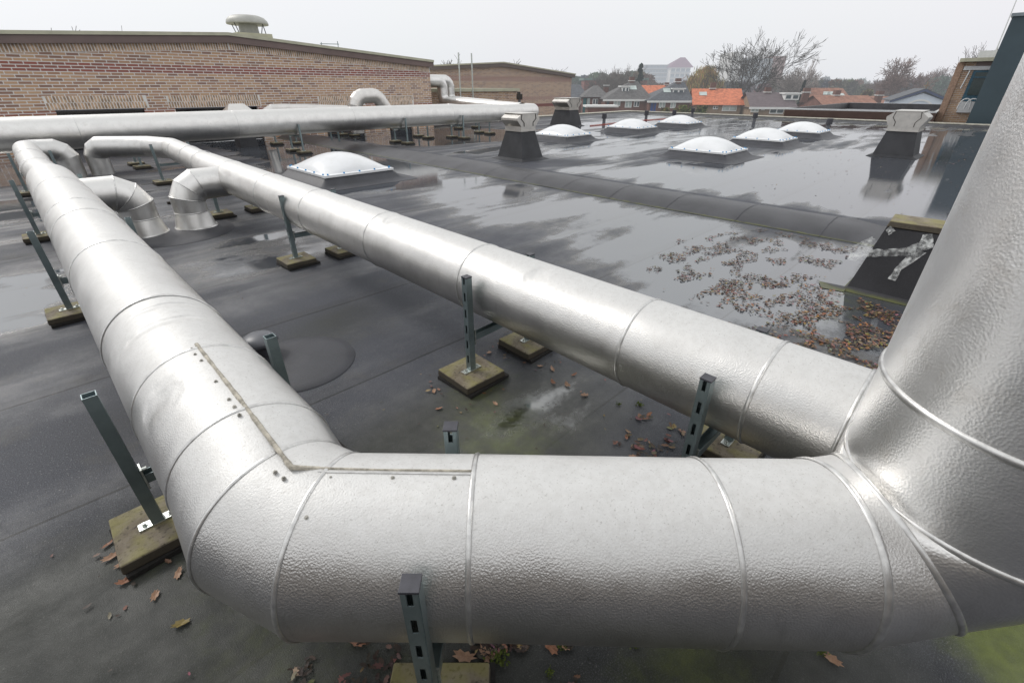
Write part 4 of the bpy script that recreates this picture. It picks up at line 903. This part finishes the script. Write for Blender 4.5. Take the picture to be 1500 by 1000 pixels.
# white and blue gabled house
x0, zb = bg(1314, 154, 62); x1, _ = bg(1379, 154, 62); _, ztp = bg(1350, 134, 62); _, zev = bg(1350, 147, 62)
wb = empty('house', 'white and pale blue gable fronted house with carved arch, left of the right brick building', 'house', S((x0+x1)/2, 62, G0), -A-.5); W = (x1-x0)/2
b = MB(); f = [(-W, 0, 0), (W, 0, 0), (W, 0, zev-G0-.2), (0, 0, ztp-G0-.2), (-W, 0, zev-G0-.2)]; b.rings([f, [(p[0], 7, p[2]) for p in f]], smooth=False, cap=(True, True)); b.build('wall', T['pblue'], wb)
DB = hz('dark blue trim', (.07, .09, .16))
for s in (-1, 1):
    b = MB(); a0 = Vector((s*(W+.35), -.3, zev-G0-.32)); a1 = Vector((0, -.3, ztp-G0)); up_ = Vector((0, 0, .22)); q = [a0, a1, a1+up_, a0+up_]; b.rings([q, [p+Vector((0, .28, 0)) for p in q]], smooth=False, cap=(True, True)); b.build('barge_board', DB, wb)
    b = MB(); q = [a0+up_, a1+up_, a1+up_*1.4, a0+up_*1.4]; b.rings([q, [p+Vector((0, 7.4, 0)) for p in q]], smooth=False, cap=(True, True)); b.build('roof', T['dgrey'], wb)
b = MB(); n = 16; o_ = [(math.cos(math.pi*k/n)*W*.50, math.sin(math.pi*k/n)*1.0) for k in range(n+1)]; i_ = [(x*.86, z*.82) for x, z in o_]
b.rings([[(x, -.12, zev-G0-.9+z) for x, z in o_], [(x, -.12, zev-G0-.9+z) for x, z in i_]], closed=False, smooth=False); b.build('arch', T['white'], wb)
for xf in (-.72, .12, .62): b = MB(); b.b2(xf*W-.38, xf*W+.38, -.1, -.02, zev-G0-1.75, zev-G0-.75); wn_ = b.build('window', T['white'], wb); b = MB(); b.b2(xf*W-.28, xf*W+.28, -.13, -.103, zev-G0-1.65, zev-G0-.85); b.build('pane', T['glass'], wn_)
b = MB(); b.b2(-.55*W+.3, -.15*W, -.1, -.02, zev-G0-1.7, zev-G0-.45); b.build('panel', T['chim'], wb)
b = MB(); b.box((0, 0, ztp-G0+.6), (.1, .1, .8)); b.box((0, 0, ztp-G0+.6), (.5, .1, .12)); b.build('finial', T['tan'], wb)

# apartment slab and tower, far off in the haze
def block(label, xl, xr, yt, D, rows, cols_, wallc, depth=14, rot=0., panec=(.10, .13, .16), side=None):
    x0, zt_ = bg(xl, yt, D); x1, _ = bg(xr, yt, D); W = (x1-x0)/2
    r = empty('apartment_block', label, 'apartment block', S((x0+x1)/2, D, G0), -A+rot); h = zt_-G0
    b = MB(); b.b2(-W, W, 0, depth, 0, h); b.build('wall', hz('block wall %d' % xl, wallc, L=380.), r); GP = hz('block glass %d' % xl, panec, .3, L=380.)
    BL = hz('balcony %d' % xl, (.30, .31, .33), L=380.)
    for i in range(rows):
        for j in range(cols_):
            z = h*(i+.25)/rows; dx = 2*W/cols_; b = MB(); b.b2(-W+j*dx+dx*.12, -W+(j+1)*dx-dx*.12, -.15, -.02, z, z+h/rows*.55); b.build('window', GP, r)
    for i in range(rows): b = MB(); z = h*(i+.02)/rows; b.b2(-W, W, -1.0, -.2, z, z+h/rows*.22); b.build('balcony', BL, r)
    return r, W, h
r, W, h = block('long grey apartment slab with rows of windows far behind the trees', 944, 992, 95, 250, 8, 11, (.20, .19, .175), 12)
r, W, h = block('cream apartment end block with purple hipped roof in the haze', 983, 1012, 99, 245, 6, 4, (.55, .50, .46), 12)
b = MB(); b.add([(-W-1, -1, h), (W+1, -1, h), (W+1, 13, h), (-W-1, 13, h), (W*.2, 6, h+4.2), (W*.7, 6, h+4.2)], [(0, 1, 5, 4), (1, 2, 5), (2, 3, 4, 5), (3, 0, 4)]); b.build('roof', hz('purple roof', (.14, .05, .09), L=450.), r)
r, W, h = block('tall apartment tower with balconies and a brick end behind the bare trees', 1076, 1133, 85, 200, 8, 8, (.42, .42, .42), 12)
b = MB(); b.b2(-W-1.2, -W+2.6, -1.3, 11, 0, h+1.8); b.build('stair_tower', hz('cream stair tower', (.50, .47, .42), L=380.), r)
b = MB(); b.b2(W+.05, W+4.6, -.5, 11, 0, h+.5); b.build('brick_end', hz('brick end wall', (.24, .12, .10), L=600.), r)

# ------------------------------------------------------------------ trees
MINR = .030
def limb(b, p, d, L, r, lev, maxl, R, spread, droop=0., nseg=3, kids=(3, 5), taper=.74, twist=.14):
    sides = 6 if lev < 2 else 3; P = [Vector(p)]; dd = Vector(d).normalized(); nseg = 4 if lev < 3 else 2
    for i in range(nseg):
        dd = (dd+Vector((R.gauss(0, twist), R.gauss(0, twist), R.gauss(0, twist)*.6+.05-droop))).normalized(); P.append(P[-1]+dd*L/nseg)
    rs = [max(MINR, r*(1-.5*i/nseg)) for i in range(nseg+1)]
    for i in range(nseg): b[0 if lev == 0 else 1].tube(P[i], P[i+1], rs[i], rs[i+1], sides, False)
    if lev >= maxl: return
    n = R.randint(*kids)+(2 if lev == 0 else 0)
    for k in range(n):
        t = R.uniform(.45 if lev == 0 else .25, 1.0) if k else 1.0
        i = min(nseg-1, int(t*nseg)); q = P[i].lerp(P[i+1], t*nseg-i); sd_ = (P[i+1]-P[i]).normalized(); a = 2.4*k+R.uniform(-.6, .6); o = sd_.orthogonal().normalized(); o = Matrix.Rotation(a, 3, sd_) @ o
        s = spread*R.uniform(.75, 1.3)*(1 if k else .3); nd = (sd_*math.cos(s)+o*math.sin(s)).normalized()
        limb(b, q, nd, L*(taper if lev else taper*1.5)*R.uniform(.75, 1.15), rs[min(i+1, nseg)]*(.55 if k else .8), lev+1, maxl, R, spread, droop, nseg, kids, taper, twist)
def tree(label, px, ybase, ytop, D, seed, c=(.10, .085, .075), maxl=5, spread=.62, droop=0., lean=(0, 0), kids=(3, 5), trunk=.22, group=None, r0=.03, name='bare_tree', twigc=None):
    x, zt_ = bg(px, ytop, D); hgt = zt_-G0; R = random.Random(seed); root = empty(name, label, 'tree', S(x, D, G0), -A, group); bt, bc = MB(), MB()
    L = hgt*trunk*1.35; limb((bt, bc), (0, 0, -.2), (lean[0], lean[1], 1), L, hgt*r0, 0, maxl, R, spread, droop, 3, kids)
    top = max(v[2] for v in bc.v); k = hgt/top
    for m_ in (bt, bc): m_.v = [(v[0]*k, v[1]*k, v[2]*k) for v in m_.v]
    bt.build('trunk', hz('bark %d' % seed, c), root); bc.build('crown', hz('twigs %d' % seed, twigc or c), root); return root
tree('spreading bare tree with crooked limbs in front of the apartment tower, left of the pair', 1090, 150, 54, 98, 104, (.085, .075, .065), 6, .62, .0, (0, 0), (2, 4), .2, None, .036)
tree('largest bare tree with pollarded leaning trunk, right of the pair by the tower', 1124, 150, 36, 94, 103, (.085, .075, .065), 6, .55, .0, (.10, 0), (2, 4), .2, None, .040)
tree('slim pale bare birch between the big bare trees and the red roofs', 1186, 150, 78, 100, 5, (.26, .25, .24), 5, .46, -.05, (.1, 0), (4, 5), .2, None, .012, twigc=(.34, .30, .28))
tree('rounded bare tree with reddish twigs behind the white blue gabled house', 1338, 150, 80, 96, 9, (.14, .10, .09), 6, .68, 0., (0, 0), (3, 4), .17, None, .015, twigc=(.22, .16, .145))
tree('bare tree peeping between the right brick building and the tower', 1462, 150, 58, 120, 15, (.13, .10, .09), 5, .55, 0., (0, 0), (3, 4), .2, None, .017)
tree('grey bare tree at the far left over the roof ridge', 22, 150, 36, 60, 31, (.2, .19, .18), 5, .6, 0, (0, 0), (3, 4), .2, None, .015)
tree('tiny bare treetop over the left part of the brick building roof', 142, 150, 34, 70, 32, (.22, .21, .2), 5, .5, 0, (0, 0), (3, 4), .2, None, .012)
tree('bare treetop right behind the ladder', 684, 150, 80, 90, 33, (.15, .13, .12), 5, .6, 0, (0, 0), (3, 4), .2, None, .015)
tree('small bare treetop left of the ladder', 664, 150, 86, 95, 34, (.15, .13, .12), 5, .6, 0, (0, 0), (3, 4), .2, None, .015)
tree('small bare treetop above the ridge of the farther gabled building', 752, 150, 86, 95, 35, (.15, .13, .12), 5, .6, 0, (0, 0), (3, 4), .2, None, .015)
tree('small low treetop above the right slope of the farther gabled building', 806, 150, 97, 110, 36, (.15, .13, .12), 5, .6, 0, (0, 0), (3, 4), .2, None, .015)
for i, (px, yt, lab) in enumerate([(905, 96, 'bare grey tree left of the dark evergreen in the tree line'), (917, 91, 'tall bare tree just left of the dark evergreen'), (925, 96, 'bushy bare tree touching the dark evergreen'), (893, 103, 'small bare tree above the bungalow chimney'), (1160, 112, 'low bare tree right below the big leaning tree'), (1290, 112, 'low bare tree left of the reddish rounded tree'), (1372, 96, 'reddish bare tree behind the white blue gabled house, right'), (1390, 104, 'low bare tree touching the right brick building')]):
    tree(lab, px, 150, yt, 120+i*4, 50+i, (.12, .10, .085) if i < 5 else (.17, .12, .11), 5, .6, 0, (0, 0), (3, 5), .2, None, .014)
def leafy(label, px, yb, yt, wpx, D, seed, cols, name, n=2600, conical=False, size=.35, hang=False):
    x, zt_ = bg(px, yt, D); hgt = zt_-G0; x2, _ = bg(px+wpx/2, yt, D); Wd = abs(x2-x); R = random.Random(seed); root = empty(name, label, 'tree', S(x, D, G0), -A); b = MB()
    clumps = []
    for k in range(40):
        t = R.uniform(.12, 1) ; rr = Wd*((1-t)*1.05+.06 if conical else math.sqrt(max(.05, 1-(2*t-1.05)**2))); a = R.uniform(0, 6.28); q = R.uniform(.2, .95)*rr
        clumps.append((math.cos(a)*q, math.sin(a)*q, t*hgt*.93, Wd*(.22 if conical else .30)*R.uniform(.6, 1.1), R.uniform(.55, 1.2)))
    for k in range(n):
        c = R.choice(clumps); p = Vector((R.gauss(0, .5), R.gauss(0, .5), R.gauss(0, .5)))*c[3]+Vector(c[:3]); 
        if p.z > hgt: continue
        s = size*R.uniform(.6, 1.3); d = Vector((R.gauss(0, 1), R.gauss(0, 1), R.gauss(0, 1)-(3 if hang else 0))).normalized(); e = d.orthogonal().normalized(); e = Matrix.Rotation(R.uniform(0, 6), 3, d) @ e
        ll = 3.2 if hang else 1.3; ww = .16 if hang else .6; cl = tuple(min(1, v*c[4]*R.uniform(.75, 1.25)) for v in R.choice(cols))
        b.add([p-e*s*ww, p+d*s*ll*.5, p+e*s*ww, p-d*s*ll*.5], [(0, 1, 2, 3)], False, (*cl, 1))
    b.build('crown', M['fol'], root, colors=True); t_ = MB(); t_.tube((0, 0, 0), (0, 0, hgt*.8), Wd*.09, Wd*.03, 7); t_.build('trunk', hz('trunk %d' % seed, (.09, .07, .055)), root)
t = NT('foliage'); a_ = t.new('ShaderNodeAttribute', attribute_name='Col'); t.p(col=a_.outputs['Color'], rough=.9, spec=.1); t.haze(); M['fol'] = t.m
leafy('dark green conical evergreen in front of the apartment slab', 940, 150, 91, 20, 118, 71, [(.03, .05, .035), (.045, .06, .045)], 'evergreen_tree', 3200, True, .42)
leafy('yellow brown weeping willow between the purple roofed block and the orange house', 1038, 150, 99, 54, 112, 72, [(.36, .26, .10), (.28, .20, .09), (.42, .32, .14)], 'willow_tree', 6500, False, .42, True)
leafy('narrow dark cypress beside the brown tiled house chimney', 1181, 150, 113, 8, 96, 73, [(.03, .045, .035)], 'cypress_tree', 900, True, .35)
leafy('small brown shrubby tree behind the long brown roof', 1272, 150, 131, 22, 105, 74, [(.22, .17, .11), (.16, .13, .09)], 'shrub_tree', 1200, False, .35)
for i, (px, yt, w, D, cc, lab) in enumerate([(1000, 154, 30, 66, [(.10, .11, .03), (.16, .15, .05)], 'low olive hedge shrub in front of the dark grey house'), (1028, 155, 28, 64, [(.08, .10, .035), (.12, .13, .05)], 'low green shrub before the orange house'), (975, 157, 18, 64, [(.15, .13, .06)], 'small brown shrub below the cream windows'), (882, 157, 16, 64, [(.25, .19, .10)], 'tan shrub by the bungalow garden')]):
    leafy(lab, px, 160, yt, w, D, 80+i, cc, 'shrub', 1300, False, .22)
# woodland band on the horizon
def woods(name, label, D, x0, x1, ytop, seed, c, n, s):
    """a belt of many separate crowns of twiggy scraps, uneven along the top"""
    R = random.Random(seed); b = MB(); k0 = max(10, int((x1-x0)/9)); per = n//k0
    for k in range(k0):
        px = x0+(x1-x0)*(k+R.random())/k0; D_ = D*R.uniform(1., 1.35); top = ytop(px)+R.uniform(-2.5, 4.5); x, zt_ = bg(px, top, D_); hgt = zt_-G0; wd = hgt*R.uniform(.30, .55)
        cc = tuple(v*R.uniform(.7, 1.35) for v in c); g_ = R.uniform(.85, 1.15); cc = (cc[0]*g_, cc[1], cc[2]/g_)
        for j in range(per):
            t = R.random()**.7; rr = wd*math.sqrt(max(.04, 1-(1.6*t-.75)**2))*R.random()**.5*R.uniform(.8, 1.1); a = R.uniform(0, 6.28)
            p = S(x+math.cos(a)*rr, D_+math.sin(a)*rr, G0+hgt*(.15+.85*t)-(rr/wd)**2*hgt*.12); d = Vector((R.gauss(0, 1), R.gauss(0, 1), R.gauss(.6, .8))).normalized(); e = d.cross(Vector((SA, CA, 0))).normalized(); ss = s*R.uniform(.4, 1.3)*(1.1-.5*t); k_ = R.uniform(.7, 1.3)
            b.add([p-e*ss*.22, p+d*ss, p+e*ss*.22, p-d*ss*.6], [(0, 1, 2, 3)], False, tuple(v*k_ for v in cc)+(1,))
    o = b.build(name, M['fol'], colors=True); tag(o, label, 'woodland', None, 'stuff')
def prof(base, amp, f, sd): return lambda px: base-amp*noise.noise(Vector((px*f, sd, 0)))-amp*.5*noise.noise(Vector((px*f*3.1, sd, 4)))
woods('woodland', 'hazy far woodland ridge along the whole horizon', 420, 560, 1560, prof(116, 6, .012, 1), 91, (.10, .115, .10), 30000, 3.6)
woods('woodland', 'nearer brown belt of bare woodland behind the houses', 150, 820, 1400, prof(121, 7, .03, 5), 92, (.13, .105, .08), 30000, 1.3)
woods('woodland', 'grey green tree belt behind the bungalow and first dormer house', 170, 835, 950, prof(109, 8, .05, 8), 93, (.12, .115, .08), 14000, 1.3)
woods('woodland', 'reddish brown thicket behind the white blue gabled house', 125, 1320, 1420, prof(114, 7, .05, 11), 94, (.16, .12, .10), 9000, .9)
# garden table and sheds near the parapet
gt = empty('garden_shed', 'pale flat garden shed roof just over the parapet by the bungalow', 'shed', S(bg(882, 156, 60)[0], 60, G0), -A)
b = MB(); b.b2(-1.6, 1.6, 0, 2.5, 0, bg(882, 157.5, 60)[1]-G0); b.build('wall', T['brown'], gt); b = MB(); z_ = bg(882, 157.5, 60)[1]-G0; b.b2(-1.9, 1.9, -.2, 2.7, z_+.01, z_+.2); b.build('roof', T['white'], gt)
# far red brick school-like building and low bungalow row
fb = empty('far_building', 'long red brick building with green roof edge behind the first dormer house', 'building', S(bg(902, 120, 150)[0], 150, G0), -A)
z_ = bg(902, 118, 150)[1]-G0; b = MB(); b.b2(-9, 9, 0, 10, 0, z_); b.build('wall', hz('far red brick', (.20, .08, .065)), fb); b = MB(); b.b2(-9.3, 9.3, -.3, 10, z_+.01, z_+.6); b.build('roof_edge', hz('green edge', (.14, .19, .17)), fb)
fb = empty('far_building', 'pale flat roofed building on the wooded horizon at right', 'building', S(bg(1262, 122, 300)[0], 300, G0), -A)
z_ = bg(1262, 124, 300)[1]-G0; b = MB(); b.b2(-22, 22, 0, 10, 0, z_); b.build('wall', hz('pale far wall', (.35, .38, .38)), fb); b = MB(); b.b2(-22, 22, -.4, -.1, z_-2.4, z_-.8); b.build('window_band', T['glass'], fb)

# ------------------------------------------------------------------ light, sky, camera
w = bpy.data.worlds.new('World'); scene.world = w; w.use_nodes = True; nt = w.node_tree; bgN = nt.nodes['Background']
EL, AZ = math.radians(42), math.radians(-60)        # sun up behind the haze, front left
sky = nt.nodes.new('ShaderNodeTexSky'); sky.sky_type = 'NISHITA'; sky.sun_disc = False; sky.sun_elevation = EL
sd = Vector((math.sin(AZ-0)*1, math.cos(AZ), 0)); sdir = S(sd.x, sd.y, 0); sky.sun_rotation = math.atan2(sdir.x, sdir.y)
sky.air_density = 1.0; sky.dust_density = 4.0
hs = nt.nodes.new('ShaderNodeHueSaturation'); hs.inputs['Saturation'].default_value = .12; nt.links.new(sky.outputs[0], hs.inputs['Color'])
tc = nt.nodes.new('ShaderNodeTexCoord'); sp = nt.nodes.new('ShaderNodeSeparateXYZ'); nt.links.new(tc.outputs['Generated'], sp.inputs[0])
rp = nt.nodes.new('ShaderNodeValToRGB'); e = rp.color_ramp.elements; e[0].position = 0.0; e[0].color = (.82, .84, .87, 1); e[1].position = 1.0; e[1].color = (1.08, 1.09, 1.11, 1)
x = e.new(.22); x.color = (.925, .935, .955, 1)
nt.links.new(sp.outputs['Z'], rp.inputs[0])
ns = nt.nodes.new('ShaderNodeTexNoise'); ns.inputs['Scale'].default_value = 1.6; ns.inputs['Detail'].default_value = 4; nt.links.new(tc.outputs['Generated'], ns.inputs['Vector'])
def wmix(mode, f, a, b_):
    m = nt.nodes.new('ShaderNodeMix'); m.data_type = 'RGBA'; m.blend_type = mode
    for s_, v in ((m.inputs[0], f), (m.inputs[6], a), (m.inputs[7], b_)):
        if isinstance(v, bpy.types.NodeSocket): nt.links.new(v, s_)
        else: s_.default_value = v
    return m.outputs[2]
cloud = wmix('MULTIPLY', .06, rp.outputs[0], ns.outputs['Color'])
sc_ = nt.nodes.new('ShaderNodeVectorMath'); sc_.operation = 'SCALE'; sc_.inputs['Scale'].default_value = 11.0; nt.links.new(cloud, sc_.inputs[0])
fin = wmix('MIX', .90, hs.outputs[0], sc_.outputs[0])
nt.links.new(fin, bgN.inputs[0]); bgN.inputs[1].default_value = .10
sl_ = bpy.data.lights.new('sun', 'SUN'); sl_.energy = 1.35; sl_.angle = math.radians(16); sl_.color = (1, .965, .92)
so = bpy.data.objects.new('sun', sl_); col.objects.link(so)
dirv = Vector((sdir.x*math.cos(EL), sdir.y*math.cos(EL), math.sin(EL))); so.rotation_euler = dirv.to_track_quat('Z', 'Y').to_euler(); so.location = (0, 0, 30)
cam = bpy.data.cameras.new('camera'); co = bpy.data.objects.new('camera', cam); col.objects.link(co)
co.location = (0, 0, H); co.rotation_euler = (math.pi/2-PITCH, 0, -A); cam.lens = 667./1500*36; cam.sensor_width = 36; cam.clip_end = 4000; cam.clip_start = .02
scene.camera = co
scene.view_settings.view_transform = 'Standard'; scene.view_settings.look = 'None'; scene.view_settings.exposure = 0; scene.view_settings.gamma = 1
scene.render.engine = 'CYCLES'; scene.cycles.max_bounces = 6; scene.cycles.use_denoising = True
